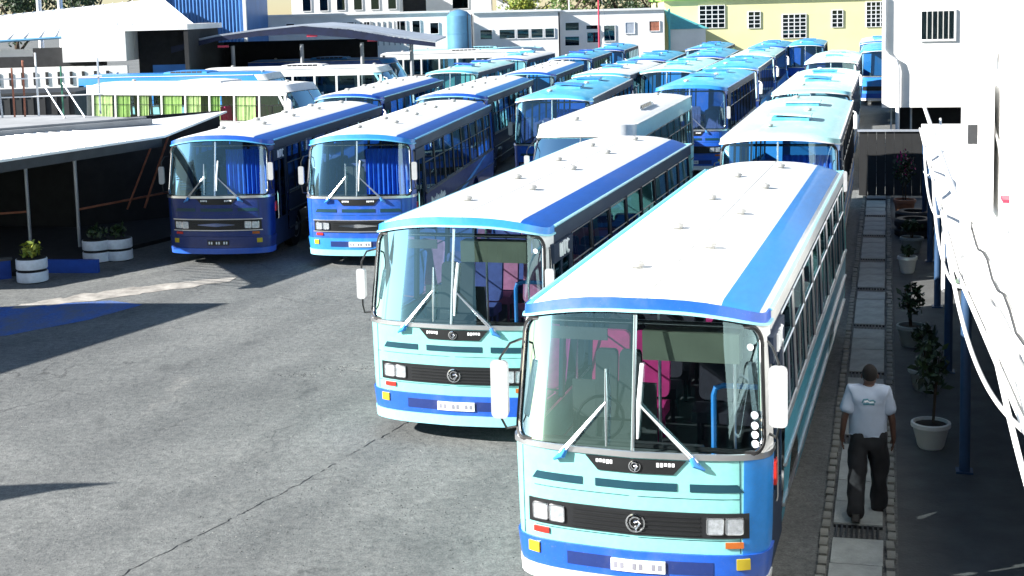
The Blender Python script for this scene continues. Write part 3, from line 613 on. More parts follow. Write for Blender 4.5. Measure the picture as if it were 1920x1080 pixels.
old('farthest bright blue bus of the row along the walkway', 20.7, 76.5, 15.3, roof='cyan_roof', header='azure', hatch=False, vents=0)
old('cyan and white roofed bus with royal blue front behind the blue fronted bus', 9.55, 60.0, 14, roof='cyan_roof', header='azure', front='royal')
old('pale roofed bus three behind the white coach', 13.0, 74, 14, roof='pale_roof', front='royal', header='pale_roof')
old('cyan bus far right, parked across from the yellow building between two rows', 19.3, 90, 14, roof='cyan_roof', front='royal', header='azure')
old('pale roofed bus farthest back at the right beside the white block', 24.6, 92, 15, roof='pale_roof', front='azure')
old('farthest cyan bus before the yellow building', 16.4, 88, 14, roof='cyan_roof')
old('cyan roofed bus with green tinted windows behind the blue front bus left of the coach', 3.65, 56.8, 13, roof='roof_white', front='pale_cyan', low='teal', header='cyan_roof')
old('cyan roofed bus between two pale roofed buses far down the yard', 10.25, 73.4, 13, roof='cyan_roof', hatch='sky_blue', low='teal')
old('white and cyan roofed bus squeezed in left of the far royal blue front', 6.65, 58.6, 13.5, roof='pale_roof', front='azure', header='cyan_roof', hatch='cyan_roof', low='teal')
old('cyan roofed bus behind the white roofed bus with green tinted windows', 6.95, 71.3, 12, roof='cyan_roof', front='azure', hatch='azure')
old('small looking cyan bus near the teal painted shadow', 12.4, 88, 13, roof='cyan_roof', low='teal')
old('light cyan roofed bus with mint front, third in the row by the shed', -2.75, 62.8, 9, roof='pale_roof', front='mint', header='cyan_roof', hatch='royal', low='azure')
bus('bus', 'white roofed bus behind the second bus from the shed row, third back', .75, 61.3, 9.5, front='azure', stripe='stripe_sky')
old('cyan roofed bus fourth back in the second row from the shed', 3.3, 76.5, 10, roof='cyan_roof', hatch='royal')
old('white roofed bus with pale blue hatch in front of the white office block', -.3, 77.5, 10, roof='roof_white', hatch='sky_blue', front='pale_cyan')
old('far bus with cyan roof below the red mast', 6.3, 90.5, 10, roof='cyan_roof', hatch='azure')
coach('white coach with lime green curtains standing side on', -7.6, 56.4, -64, curtain=True, roof='roof_white', low='white', side='white', front='white', L=11.6)
coach('blue roofed coach standing side on behind the green curtained coach', -10.6, 68.5, -80, roof='azure', side='azure', low='royal', front='pale_cyan', L=11)
coach('white coach with dark green windows standing side on', -5.6, 74.2, -84, roof='roof_white', side='white', low='white', front='pale_cyan', L=11)
coach('deep blue coach half inside the far shed', -6.2, 86.5, -86, roof='azure', side='royal', low='royal', front='azure', header='azure', L=10)
coach('long white coach standing side on below the round silo', 2.6, 96.5, -87, roof='roof_white', side='white', low='sky_blue', front='white', L=11.5)
coach('light blue coach standing side on before the white office block', 3.5, 102.5, -88, roof='pale_cyan', side='sky_blue', low='azure', front='pale_cyan', L=11)

# ------------------------------------------------------------------ right-hand building with terrace
def abox(mb, s0, s1, o0, o1, z0, z1):
    p = [along(s0, o0), along(s0, o1), along(s1, o1), along(s1, o0)]
    return mb.prism([(a[0], a[1]) for a in p][::-1], z0, z1)
office = thing('building', 'bright white building on the right with upper wall over dark ground floor', 'building', along(0, 3))
P0 = Vector(along(0, 3))
def bpart(name, mb, mat, root, bevel=0):
    o = obj(name, mb, mat, None, bevel=bevel); o.parent = root; o.matrix_parent_inverse = Matrix.Translation(-Vector(root.location)); return o
EO = lambda s: 1.11 + max(0, 2 - s) * .032
def aprism(pts, z0, z1): return MB().prism([along(a, b)[:2] for a, b in pts], z0, z1)
bpart('upper_wall', aprism([(2.7, EO(2.7) + .16), (2.7, 8), (-12, 8), (-12, EO(-12) + .16)], 2.62, 9.5), 'wall_white', office)
bpart('floor_slab', aprism([(21.6, 1.14), (21.6, 8.2), (-12, 8.2), (-12, EO(-12) + .04), (2, 1.14)], 2.44, 2.60), 'wall_white', office)
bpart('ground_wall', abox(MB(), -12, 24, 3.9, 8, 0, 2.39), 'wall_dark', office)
bpart('skirting', abox(MB(), -12, 24, 3.78, 3.89, 0, .22), 'steel_dark', office)
for i in range(5):
    d = bpart('ground_door', abox(MB(), -8 + i * 5.6, -6.9 + i * 5.6, 3.80, 3.895, .23, 2.2), 'steel_blue', office)
bpart('drainpipe', MB().tube([along(2.35, 1.20, z) for z in (2.65, 4, 6, 9.4)], .05, 10), 'steel_white', office)
bpart('drainpipe', MB().tube([along(1.7, 1.21, z) for z in (2.65, 4, 6, 9.4)], .035, 10), 'steel_white', office)
for zz in (3.4, 5.0, 6.6): bpart('pipe_clip', abox(MB(), 2.25, 2.45, 1.19, 1.279, zz, zz + .05), 'steel_white', office)
for s_, w_, z_ in ((-.7, 1.1, 3.6), (-3.6, 1.2, 3.5)):
    wf = bpart('window_frame', abox(MB(), s_, s_ + w_, EO(s_ + w_) + .09, EO(s_ + w_) + .155, z_, z_ + 1.3), 'steel_white', office)
    for j in range(2): bpart('window_pane', abox(MB(), s_ + .06 + j * w_ / 2, s_ + w_ / 2 - .04 + j * w_ / 2, EO(s_ + w_) + .08, EO(s_ + w_) + .089, z_ + .06, z_ + 1.24), 'zinc_white', office)
for i in range(5):
    bpart('post', MB().tube([along(1.94 + 4.75 * i, 1.22, 0), along(1.94 + 4.75 * i, 1.22, 2.395)], .065, 12), 'steel_blue', office)
    bpart('post_foot', abox(MB(), 1.84 + 4.75 * i, 2.04 + 4.75 * i, 1.12, 1.32, .007, .03), 'steel_blue', office)
for s_, z_, w_, h_, m_ in ((1.35, 4.1, .10, .22, 'steel_dark'), (-2.2, 4.14, .16, .14, 'vent'), (-2.2, 3.92, .30, .03, 'steel_red'), (-1.75, 3.6, .18, .10, 'vent'), (-.5, 5.1, .12, .12, 'vent')):
    bpart('wall_bracket', abox(MB(), s_, s_ + w_, EO(s_) + .05, EO(s_ + w_) + .159, z_, z_ + h_), m_, office)
bpart('wall_cable', MB().tube([along(2.5 - .5 * i, EO(2.5 - .5 * i) + .145, 3.05 + .06 * math.sin(i * 1.7) - .02 * i) for i in range(20)], .014, 5), 'steel_dark', office)
bpart('wall_cable', MB().tube([along(1.2 - .3 * i, EO(1.2 - .3 * i) + .145, 5.4 - .16 * i + .03 * math.sin(i * 2)) for i in range(14)], .011, 5), 'vent', office)
# white terrace railing of interlaced arcs
rail = thing('terrace_railing', 'white metal railing of interlaced arcs along the terrace edge', 'railing', along(0, 1.1, 2.4))
for ph in (0, math.pi):
    bpart('arc_rail', MB().tube([along(-9 + .25 * i, EO(-9 + .25 * i) - .06 - .05 * math.cos(i * .25 * 2 * math.pi / 11 + ph + .6), 2.50 + .32 * math.sin(i * .25 * 2 * math.pi / 11 + ph + .6)) for i in range(96)], .022, 8), 'steel_white', rail)
bpart('top_rail', MB().tube([along(2.75, 1.12, 3.3), along(21.4, 1.12, 3.3)], .04, 8), 'steel_white', rail)
bpart('bottom_rail', MB().tube([along(-9, EO(-9) - .01, 2.50), along(2, 1.10, 2.50), along(21.4, 1.10, 2.50)], .025, 8), 'steel_white', rail)
for i in range(0): bpart('baluster', MB().tube([along(2.9 + .5 * i, 1.12, 2.47), along(2.9 + .5 * i, 1.12, 3.29)], .016, 6), 'steel_white', rail)
# steps up to the terrace
stair = thing('staircase', 'green treaded steel staircase with white stringers behind the terrace posts', 'staircase', along(13, 1.9))
for i in range(11): bpart('tread', abox(MB(), 13 + i * .26, 13.3 + i * .26, 1.45, 2.25, .2 * (i + 1) - .04, .2 * (i + 1)), 'step_green', stair)
for o_ in (1.40, 2.28): bpart('stringer', MB().tube([along(12.8, o_, .05), along(15.9, o_, 2.36)], .06, 6), 'steel_white', stair); bpart('handrail', MB().tube([along(12.9, o_, .95), along(15.9, o_, 3.2)], .025, 6), 'steel_white', stair)
# far white block, facing the camera
blk = thing('building', 'white block with one barred window over the end of the walkway', 'building', along(32, 3))
bpart('upper_wall', abox(MB(), 31.4, 60, .12, 7, 2.3, 9), 'wall_white', blk)
bpart('lower_wall', abox(MB(), 33.6, 60, .7, 6.8, 0, 2.295), 'wall_dark', blk)
def facew(root, s0, o0, o1, z0, z1, mat='pane_glass', fm='steel_white', bars=0):
    f = bpart('window', abox(MB(), s0 - .05, s0 - .01, o0, o1, z0, z1), mat, root)
    for a, b, c, d in ((o0 - .06, o1 + .06, z0 - .06, z0), (o0 - .06, o1 + .06, z1, z1 + .06), (o0 - .06, o0, z0, z1), (o1, o1 + .06, z0, z1)):
        bpart('window_frame', abox(MB(), s0 - .08, s0 - .005, a, b, c, d), fm, root)
    for j in range(bars): 
        o_ = lerp(o0, o1, (j + 1) / (bars + 1)); bpart('window_bar', abox(MB(), s0 - .075, s0 - .055, o_ - .015, o_ + .015, z0, z1), 'vent', root)
facew(blk, 31.4, 1.35, 2.35, 4.5, 5.4, bars=5); facew(blk, 31.4, 4.0, 4.9, 4.5, 5.4, bars=4)
bpart('soil_pipe', MB().tube([along(31.3, .2, 5.9), along(31.3, .2, 4.2), along(31.25, .3, 4.0), along(31.25, .55, 3.85), along(31.25, .62, 3.6), along(31.25, .62, 0)], .07, 8), 'steel_white', blk)
gate = thing('gate', 'low dark steel gate closing the end of the walkway', 'gate', along(26.5, .5))
for i in range(8): bpart('gate_sheet', abox(MB(), 26.5, 26.53 + .012 * (i % 2), -.5 + i * .25, -.255 + i * .25, .06, 1.95), 'gate_black', gate)
bpart('gate_rail', abox(MB(), 26.44, 26.5, -.55, 1.55, 1.96, 2.02), 'roof_zinc', gate)
tank = thing('water_tank', 'blue plastic water tank on a steel stand at the walkway end', 'tank', along(33, .75))
bpart('drum', MB().lathe([(.30, 0), (.42, .04), (.42, .3), (.44, .33), (.42, .36), (.42, .8), (.30, .95), (.12, .98), (.12, 1.05)], along(33, .75, 2.35), 18), 'tank_blue', tank)
for a in (-.32, .32):
    for b in (-.32, .32): bpart('stand_leg', MB().tube([along(33 + a, .75 + b, 0), along(33 + a, .75 + b, 2.3)], .03, 6), 'steel_white', tank)
bpart('stand_top', abox(MB(), 32.6, 33.4, .35, 1.15, 2.29, 2.345), 'steel_white', tank)

# ------------------------------------------------------------------ plants in pots
def leaves(n, c, r, size, seed, up=.4, shell=.5):
    rnd = random.Random(seed); m = MB()
    for _ in range(n):
        while True:
            d = Vector((rnd.uniform(-1, 1), rnd.uniform(-1, 1), rnd.uniform(-1, 1)))
            if .05 < d.length < 1: break
        d *= (shell + (1 - shell) * rnd.random()) / max(.3, d.length) ** .35
        p = Vector((c[0] + d.x * r[0], c[1] + d.y * r[1], c[2] + d.z * r[2]))
        ax = Vector((rnd.uniform(-1, 1), rnd.uniform(-1, 1), rnd.uniform(-.3, 1))).normalized(); t = ax.orthogonal().normalized(); b = ax.cross(t)
        a = rnd.uniform(0, 6.3); t, b = t * math.cos(a) + b * math.sin(a), b * math.cos(a) - t * math.sin(a)
        s = size * rnd.uniform(.6, 1.3); m.add([p - t * s, p + b * s * .45 + ax * s * .1, p + t * s, p - b * s * .45 + ax * s * .1], [(0, 1, 2, 3)])
    return m
def pot(label, s, o, r, h, mat, plant, seed, leafm='leaf_dark', group='pot plants along the walkway'):
    t = thing('potted_plant', label, 'pot plant', along(s, o, .007), 0, group)
    obj('pot', MB().lathe([(r * .6, 0), (r * .68, h * .1), (r * .9, h * .8), (r * .93, h * .82), (r, h * .83), (r, h * .98), (r * .95, h), (r * .87, h), (r * .85, h * .88), (.01, h * .88)], n=22), mat, t)
    obj('soil', MB().lathe([(r * .845, 0), (r * .6, .015), (.01, .02)], (0, 0, h * .885), 14), 'soil', t)
    ph, pr, nl = plant
    rnd = random.Random(seed)
    for i in range(3):
        a = rnd.uniform(0, 6.3); obj('stem', MB().tube([(0.03 * math.cos(a), .03 * math.sin(a), h * .85), (.06 * math.cos(a), .06 * math.sin(a), h + ph * .4), (pr * .5 * math.cos(a), pr * .5 * math.sin(a), h + ph * .85)], [.016, .012, .006], 6), 'bark', t)
    obj('foliage', leaves(nl, (0, 0, h + ph * .62), (pr, pr, ph * .42), .07, seed), leafm, t); return t
pot('small white flower pot with low green plant on the pavement', 14.8, .42 + .30, .21, .36, 'pot_white', (.2, .18, 100), 1)
pot('large pale bowl pot with tall dark shrub beside the near blue post', 2.85, .85, .25, .34, 'pot_white', (1.1, .27, 150), 2)
pot('grey tub with dark leafy shrub in the middle of the pavement', 8.3, .70, .25, .36, 'pot_grey', (.7, .27, 160), 3)
pot('dark tub with sparse shrub between the grey tub and the pale bowl', 5.6, .85, .25, .33, 'pot_grey', (.7, .25, 120), 4)
pot('white tub behind the small white flower pot', 17.3, .85, .27, .36, 'pot_grey', (.4, .28, 150), 5)
fp = pot('pot of pink flowers near the dark gate', 22.6, .75, .30, .50, 'terracotta', (1.3, .35, 260), 6)
obj('flowers', leaves(60, (0, 0, 1.45), (.33, .33, .45), .06, 8), 'magenta', fp)
for i, (s_, o_) in enumerate(((19.6, .95), (20.9, .98))):
    ty = thing('tyre', ('black tyre lying on the pavement behind the pots, nearer one', 'black tyre lying on the pavement behind the pots, farther one')[i], 'tyre', along(s_, o_, .007))
    for k_ in range(2): obj('tyre_ring', MB().lathe([(.28, 0), (.42, .0), (.48, .05), (.48, .17), (.42, .22), (.28, .22), (.26, .11), (.28, 0)], (0, 0, .222 * k_), 20), 'rubber', ty)

# ------------------------------------------------------------------ person walking away
def skinned(name, pts, edges, rad, mat, parent, root_i=0, extra=None, sub=2):
    me = bpy.data.meshes.new(name); me.from_pydata(pts, edges, [])
    me.materials.append(None)
    o = bpy.data.objects.new(name, me); COL.objects.link(o)
    md = o.modifiers.new('skin', 'SKIN'); md.use_smooth_shade = True
    for i, v in enumerate(me.skin_vertices[0].data):
        r = rad[i]; v.radius = r if isinstance(r, tuple) else (r, r); v.use_root = (i == root_i)
    ss = o.modifiers.new('sub', 'SUBSURF'); ss.levels = sub; ss.render_levels = sub
    dg = bpy.context.evaluated_depsgraph_get(); me2 = bpy.data.meshes.new_from_object(o.evaluated_get(dg)); me2.name = name
    bpy.data.objects.remove(o)
    if extra:
        mb = MB(); mb.v = [tuple(v.co) for v in me2.vertices]; mb.f = [tuple(p.vertices) for p in me2.polygons]
        mb.add(extra.v, extra.f); me2 = mb.mesh(name)
    if not me2.materials: me2.materials.append(None)
    me2.polygons.foreach_set('use_smooth', [True] * len(me2.polygons))
    return obj(name, me2, mat, parent)
person = thing('person', 'person in pale blue printed shirt and black trousers walking away', 'person', (3.90, 14.92, .04), -R(13))
# joints: facing +y, x right
J = dict(pel=(0, 0, .93), sp=(0, .01, 1.12), ch=(0, .0, 1.32), nk=(.0, .0, 1.47), hd=(.01, .02, 1.56), tp=(.015, .035, 1.66),
         ls=(-.17, 0, 1.40), le=(-.26, -.05, 1.13), lw=(-.285, .02, .89), lh=(-.285, .05, .81), rs=(.17, 0, 1.40), re=(.255, .0, 1.12), rw=(.275, .06, .88), rh=(.275, .09, .80),
         lt=(-.10, 0, .88), lk=(-.125, -.08, .50), la=(-.135, -.30, .12), lf=(-.14, -.26, .03), rt=(.10, 0, .88), rk=(.12, .10, .49), ra=(.125, .16, .09), rf=(.13, .30, .03))
keys = list(J); ix = {k: i for i, k in enumerate(keys)}
ed = [('pel', 'sp'), ('sp', 'ch'), ('ch', 'nk'), ('nk', 'hd'), ('hd', 'tp'), ('ch', 'ls'), ('ls', 'le'), ('le', 'lw'), ('lw', 'lh'), ('ch', 'rs'), ('rs', 're'), ('re', 'rw'), ('rw', 'rh'), ('pel', 'lt'), ('lt', 'lk'), ('lk', 'la'), ('la', 'lf'), ('pel', 'rt'), ('rt', 'rk'), ('rk', 'ra'), ('ra', 'rf')]
rad = dict(pel=.12, sp=.11, ch=.12, nk=.055, hd=.06, tp=.05, ls=.06, le=.042, lw=.030, lh=(.036, .02), rs=.06, re=.042, rw=.030, rh=(.036, .02), lt=.085, lk=.06, la=.04, lf=.035, rt=.085, rk=.06, ra=.04, rf=.035)
ex = MB()
for s, h in ((-1, 'lh'), (1, 'rh')):
    hx, hy, hz = J[h]
    for q, (dy, ln) in enumerate(((-.028, .075), (-.010, .085), (.010, .082), (.028, .066))):
        ex.tube([(hx, hy + dy, hz + .01), (hx - s * .004, hy + dy * 1.1, hz - ln * .5), (hx - s * .022, hy + dy * 1.1 + .006, hz - ln)], [.0095, .009, .007], 6)
    ex.tube([(hx - s * .005, hy + .03, hz + .05), (hx - s * .02, hy + .055, hz + .015), (hx - s * .025, hy + .06, hz - .02)], [.012, .011, .008], 6)
# head details: ears, nose, eyes and mouth
for s in (-1, 1): ex.lathe([(.012, -.008), (.028, -.004), (.030, .004), (.015, .009)], (.012 + s * .088, .015, 1.585), 10, 'x')
ex.tube([(.013, .105, 1.60), (.013, .128, 1.572), (.013, .105, 1.563)], [.010, .014, .010], 6)
ex.tube([(-.012, .108, 1.535), (.013, .114, 1.533), (.038, .108, 1.535)], [.004, .007, .004], 5)
ex.grid([[(.013 + .078 * math.sin(R(18 * i)) * math.cos(R(20 * j)), .012 + .095 * math.sin(R(18 * i)) * math.sin(R(20 * j)), 1.592 + .118 * math.cos(R(18 * i))) for j in range(19)] for i in range(11)], True)
body = skinned('body', [J[k] for k in keys], [(ix[a], ix[b]) for a, b in ed], [rad[k] for k in keys], 'skin', person, 0, ex)
for s in (-1, 1): obj('eye', MB().lathe([(.003, -.006), (.012, -.003), (.012, .003), (.003, .006)], (.013 + s * .034, .103, 1.605), 8, 'y'), 'print_white', body)
def cap(c, r, f0, b0, n=18, k=8):
    m = MB(); P_ = []
    for i in range(k + 1):
        row = []
        for j in range(n + 1):
            a = 2 * math.pi * j / n; lim = lerp(b0, f0, (1 + math.sin(a)) / 2); th = R(lim) * i / k
            row.append((c[0] + r[0] * math.sin(th) * math.cos(a), c[1] + r[1] * math.sin(th) * math.sin(a), c[2] + r[2] * math.cos(th)))
        P_.append(row)
    return m.grid(P_, True)
obj('hair', cap((.013, .008, 1.607), (.086, .104, .118), 62, 118), 'hair', person)
sh = dict(a=(0, 0, .80), b=(0, .01, 1.10), c=(0, 0, 1.30), d=(0, 0, 1.41), e=(-.165, 0, 1.41), f=(-.215, -.025, 1.26), g=(-.24, -.04, 1.16), h=(.165, 0, 1.41), i=(.21, 0, 1.26), j=(.235, 0, 1.15), k=(0, 0, 1.455))
kk = list(sh); si = {k: i for i, k in enumerate(kk)}
shirt = skinned('shirt', [sh[k] for k in kk], [(si[a], si[b]) for a, b in ('ab', 'bc', 'cd', 'de', 'ef', 'fg', 'dh', 'hi', 'ij', 'dk')], [(.235, .165), (.225, .155), (.235, .16), (.18, .125), (.105, .105), (.10, .10), (.105, .105), (.105, .105), (.10, .10), (.105, .105), (.085, .085)], 'shirt', person, 1, sub=3)
from mathutils import noise as mnoise
def folds(o, amp, f):
    me = o.data; vs = [(v.co.copy(), v.normal.copy()) for v in me.vertices]
    for v, (c, n_) in zip(me.vertices, vs): v.co = c + n_ * amp * (mnoise.noise(Vector((c.x * f, c.y * f, c.z * f * .45))) + .5 * mnoise.noise(Vector((c.x * f * 2, c.y * f * 2, c.z * f * 1.3 + 7))))
tr = dict(a=(0, .0, 1.06), b=(0, 0, .90), c=(-.10, 0, .82), d=(-.125, -.075, .50), e=(-.138, -.33, .04), f=(.10, 0, .82), g=(.12, .095, .49), h=(.125, .155, -.02))
kk = list(tr); si = {k: i for i, k in enumerate(kk)}
trou = skinned('trousers', [tr[k] for k in kk], [(si[a], si[b]) for a, b in ('ab', 'bc', 'cd', 'de', 'bf', 'fg', 'gh')], [(.20, .145), (.205, .15), .135, .105, .095, .135, .105, .095], 'trousers', person, 1, sub=3)
folds(trou, .022, 9); folds(shirt, .014, 11)
for v_ in shirt.data.vertices:
    if v_.co.z < .93: v_.co.z = .93 + .006 * math.sin(v_.co.x * 30)
for s, (fx, fy, fz), pit in ((-1, (-.14, -.33, .03), -.35), (1, (.13, .15, .0), 0)):
    obj('shoe', MB().slab([[(a * .048 * w_, b, .085 * h_) for a in (-1, -.7, 0, .7, 1)] for b, w_, h_ in ((-.07, .7, .9), (-.03, .95, 1), (.06, .95, .9), (.14, 1.05, .65), (.19, .7, .45))], [[(a * .05 * w_, b, 0) for a in (-1, -.7, 0, .7, 1)] for b, w_, h_ in ((-.07, .7, .9), (-.03, .95, 1), (.06, .95, .9), (.14, 1.05, .65), (.19, .7, .45))]), 'shoe', person, (fx, fy, fz), (pit, 0, 0))
pr = MB()
from mathutils.bvhtree import BVHTree
_bv = BVHTree.FromPolygons([v.co for v in shirt.data.vertices], [tuple(q.vertices) for q in shirt.data.polygons])
def pb(a, b):
    h = _bv.ray_cast(Vector((a, -1, b)), Vector((0, 1, 0)))[0]
    return (a, (h.y if h else -.15) + .002, b)
pr.tube([pb(-.07, 1.325), pb(-.055, 1.36), pb(-.01, 1.365), pb(.0, 1.345), pb(.045, 1.355), pb(.07, 1.335)], .010, 5)
pr.tube([pb(-.06, 1.31), pb(.0, 1.315), pb(.06, 1.31)], .012, 5)
obj('shirt_print', pr, 'print_teal', shirt)
obj('shirt_print', MB().tube([pb(-.045, 1.335), pb(-.015, 1.345), pb(.01, 1.33), pb(.05, 1.335)], .011, 5), 'print_white', shirt)

# ------------------------------------------------------------------ open shed on the left
shed = thing('open_shed', 'open sided shed with white sloping canopy and dark inside on the left', 'shed', (-12, 34, 0))
cz = lambda x, y: 2.94 + .03 * ((-(x + 10) * .923 + (y - 30) * .385))
can = [(-10.8, 27.5), (-8.36, 33.2), (-8.3, 40.3), (-12.3, 32.95), (-13.0, 31.3)]
bpart('canopy', MB().prism(can, lambda x, y: cz(x, y), lambda x, y: cz(x, y) + .05), 'zinc_white', shed)
edge = [Vector((-10.82, 27.48, 0)), Vector((-8.38, 33.18, 0))]
for i in range(23):
    p = edge[0].lerp(edge[1], i / 22); q = p + Vector((-.923, .385, 0)) * 3.1
    q2 = p + Vector((-.923, .385, 0)) * (2.4 if i < 4 else 3.3)
    bpart('roof_rib', MB().tube([(p.x, p.y, cz(p.x, p.y) + .055), (q2.x, q2.y, cz(q2.x, q2.y) + .055)], .018, 4), 'zinc_white', shed)
bpart('edge_beam', MB().prism([(-10.78, 27.55), (-8.42, 33.1), (-8.52, 33.14), (-10.88, 27.59)], 2.72, 2.93), 'steel_dark', shed)
bpart('flat_roof', MB().prism([(-24, 28.0), (-15.9, 28.0), (-13.1, 31.45), (-12.35, 33.0), (-9.35, 35.9), (-12.1, 38.2), (-24, 41.5)], 3.06, 3.20), 'wall_grey', shed)
bpart('parapet', MB().prism([(-13.2, 31.7), (-12.45, 33.1), (-9.5, 35.9), (-9.62, 36.0), (-12.6, 33.25), (-13.4, 31.8)], 3.203, 3.26), 'wall_grey', shed)
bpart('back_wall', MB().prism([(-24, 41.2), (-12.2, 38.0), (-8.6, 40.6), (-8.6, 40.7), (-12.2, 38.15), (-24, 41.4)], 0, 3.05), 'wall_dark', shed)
bpart('side_wall', MB().prism([(-24, 29.5), (-23.8, 29.5), (-23.8, 41.2), (-24, 41.2)], 0, 3.05), 'wall_dark', shed)  # unseen wall added to keep the sun out of the shed
for px, py in ((-12.46, 35.11), (-11.0, 34.5), (-15.5, 36.2)):
    bpart('post', MB().tube([(px, py, 0), (px, py, 3.05)], .045, 10), 'roof_zinc', shed)
bpart('brace', MB().tube([(-9.6, 35.6, .9), (-9.0, 36.4, 2.9)], .03, 6), 'steel_rust', shed); bpart('brace', MB().tube([(-10.0, 35.4, .9), (-9.3, 36.2, 2.9)], .025, 6), 'steel_rust', shed)
bpart('tie_bar', MB().tube([(-11.0, 34.5, 1.05), (-8.6, 37.5, 1.2)], .03, 6), 'steel_rust', shed); bpart('tie_bar', MB().tube([(-16, 35, .8), (-12.46, 35.11, .95)], .03, 6), 'steel_rust', shed)
wl_ = thing('low_wall', 'low blue painted wall at the shed edge', 'wall', (-12, 30.5, 0))
bpart('wall_panel', MB().prism([(-15, 29.4), (-11.45, 30.9), (-11.5, 31.05), (-15, 29.55)], 0, .42), 'paint_blue', wl_); bpart('wall_cap', MB().prism([(-15, 29.36), (-11.4, 30.88), (-11.48, 31.1), (-15, 29.6)], .421, .47), 'concrete', wl_)
wl_ = thing('low_wall', 'short blue painted kerb wall between the tyre planters', 'wall', (-10.4, 31.5, 0))
bpart('wall_panel', MB().prism([(-11.0, 31.5), (-9.6, 31.3), (-9.6, 31.45), (-11.0, 31.65)], 0, .30), 'paint_blue', wl_)
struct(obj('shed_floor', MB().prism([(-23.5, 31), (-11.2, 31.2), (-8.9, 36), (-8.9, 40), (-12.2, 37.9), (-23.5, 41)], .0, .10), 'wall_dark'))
for i, (px, py, lb) in enumerate(((-10.81, 30.45, 'stack of two white painted tyres with green plant, nearest the yard'), (-10.07, 32.87, 'left one of two white painted tyre stacks deep by the shed'), (-9.60, 33.02, 'right one of two white painted tyre stacks beside the parked bus'))):
    ty = thing('tyre_planter', lb, 'planter', (px, py, .0), 0, 'painted tyre planters')
    for k_ in range(2):
        a = obj('tyre', MB().lathe([(.20, .01), (.29, .0), (.335, .04), (.335, .24), (.29, .28), (.20, .27)], (0, 0, .285 * k_), 22), 'rubber', ty)
        obj('painted_band', MB().lathe([(.336, .025), (.342, .04), (.342, .235), (.336, .25)], (0, 0, .285 * k_), 22), 'tyre_band', a)
    obj('soil', MB().lathe([(.24, 0), (.01, .03)], (0, 0, .5), 12), 'soil', ty)
    obj('foliage', leaves((150, 90, 90)[i], (0, 0, .72), (.30, .30, .22), .075, 30 + i, shell=.3), 'leaf_yellow' if i == 0 else 'leaf_dark', ty)
# scaffold-like racks on the flat roof
rack = thing('pipe_rack', 'rusty and white pipe rack with stays on the flat roof', 'rack', (-14.2, 38, 3.2))
rack.location = (-14.2, 38, 3.2)
for i, (px, dx_, mt) in enumerate(((-16.6, .0, 'steel_white'), (-16.2, .15, 'roof_zinc'), (-15.85, -.1, 'roof_zinc'), (-15.55, .0, 'steel_rust'), (-15.3, .03, 'steel_rust'), (-14.95, 0, 'steel_white'), (-14.3, 0, 'steel_green'), (-13.3, 0, 'roof_zinc'))):
    bpart('upright', MB().tube([(px + 1.9, 37.6 + .1 * i, 3.2), (px + 1.9 + dx_, 37.6 + .1 * i, 4.55 + .2 * (i % 3))], .028, 6), mt, rack)
for zz in (3.75, 4.25): bpart('crossbar', MB().tube([(-14.9, 37.7, zz), (-11.3, 38.3, zz)], .022, 6), 'steel_white', rack)
for px in (-14.75, -14.2): bpart('stay', MB().tube([(px + 1.9, 38, 4.1), (px + 2.8, 36.9, 3.21)], .025, 6), 'roof_zinc', rack)

# unseen roofs added off to the left, shaped to throw the yard's pointed shadows
shade_roof = thing('canopy', 'flat roof added out of the picture on the left to cast a shadow', 'canopy', (-16, 22, 0))
bpart('roof', MB().prism([(-14.05, 25.15), (-17.03, 19.4), (-20.9, 11.6), (-28.4, 11.6), (-28.4, 24.8), (-17.03, 25.5)], 4.42, 4.55), 'zinc_white', shade_roof)  # added unseen roof, there to cast a shadow
for px, py in ((-17.0, 22.0), (-20.7, 14.4), (-26.4, 14.4), (-26.4, 23.4), (-18.4, 24.4)): bpart('post', MB().tube([(px, py, 0), (px, py, 4.42)], .08, 8), 'roof_zinc', shade_roof)  # posts of the added roof
shade_roof = thing('canopy', 'small pointed roof added on the left, nearer the camera, to cast a shadow', 'canopy', (-15, 16, 0))
bpart('roof', MB().prism([(-13.1, 14.38), (-13.9, 14.13), (-15.4, 13.3), (-18.4, 12.0), (-18.9, 14.0), (-15.4, 14.36), (-13.9, 14.43)], 4.42, 4.5), 'zinc_white', shade_roof)  # added unseen roof, there to cast a shadow
for px, py in ((-15.2, 13.8), (-18, 13.2)): bpart('post', MB().tube([(px, py, 0), (px, py, 4.42)], .06, 8), 'roof_zinc', shade_roof)  # posts of the added roof

# ------------------------------------------------------------------ background
def house(name, label, x0, x1, y, z, depth, mat, root_cat='building', roofmat='zinc_white', over=.25):
    t = thing(name, label, root_cat, ((x0 + x1) / 2, y, 0))
    bpart('wall', MB().box(x0, x1, y, y + depth, 0, z), mat, t)
    bpart('roof', MB().box(x0 - over, x1 + over, y - over, y + depth, z + .003, z + .16), roofmat, t); return t
def win(t, y, x0, x1, z0, z1, mat='pane_glass', fm='steel_white', nx=1, nz=1, sill=True):
    w = bpart('window', MB().box(x0, x1, y - .03, y - .008, z0, z1), mat, t)
    f = MB(); e = .05
    f.box(x0 - e, x1 + e, y - .07, y - .004, z1, z1 + e).box(x0 - e, x1 + e, y - .07, y - .004, z0 - e, z0).box(x0 - e, x0, y - .07, y - .004, z0, z1).box(x1, x1 + e, y - .07, y - .004, z0, z1)
    fo = bpart('window_frame', f, fm, t)
    for i in range(1, nx): xx = lerp(x0, x1, i / nx); bpart('glazing_bar', MB().box(xx - .035, xx + .035, y - .06, y - .031, z0, z1), fm, t)
    for i in range(1, nz): zz = lerp(z0, z1, i / nz); bpart('glazing_bar', MB().box(x0, x1, y - .065, y - .031, zz - .03, zz + .03), fm, t)
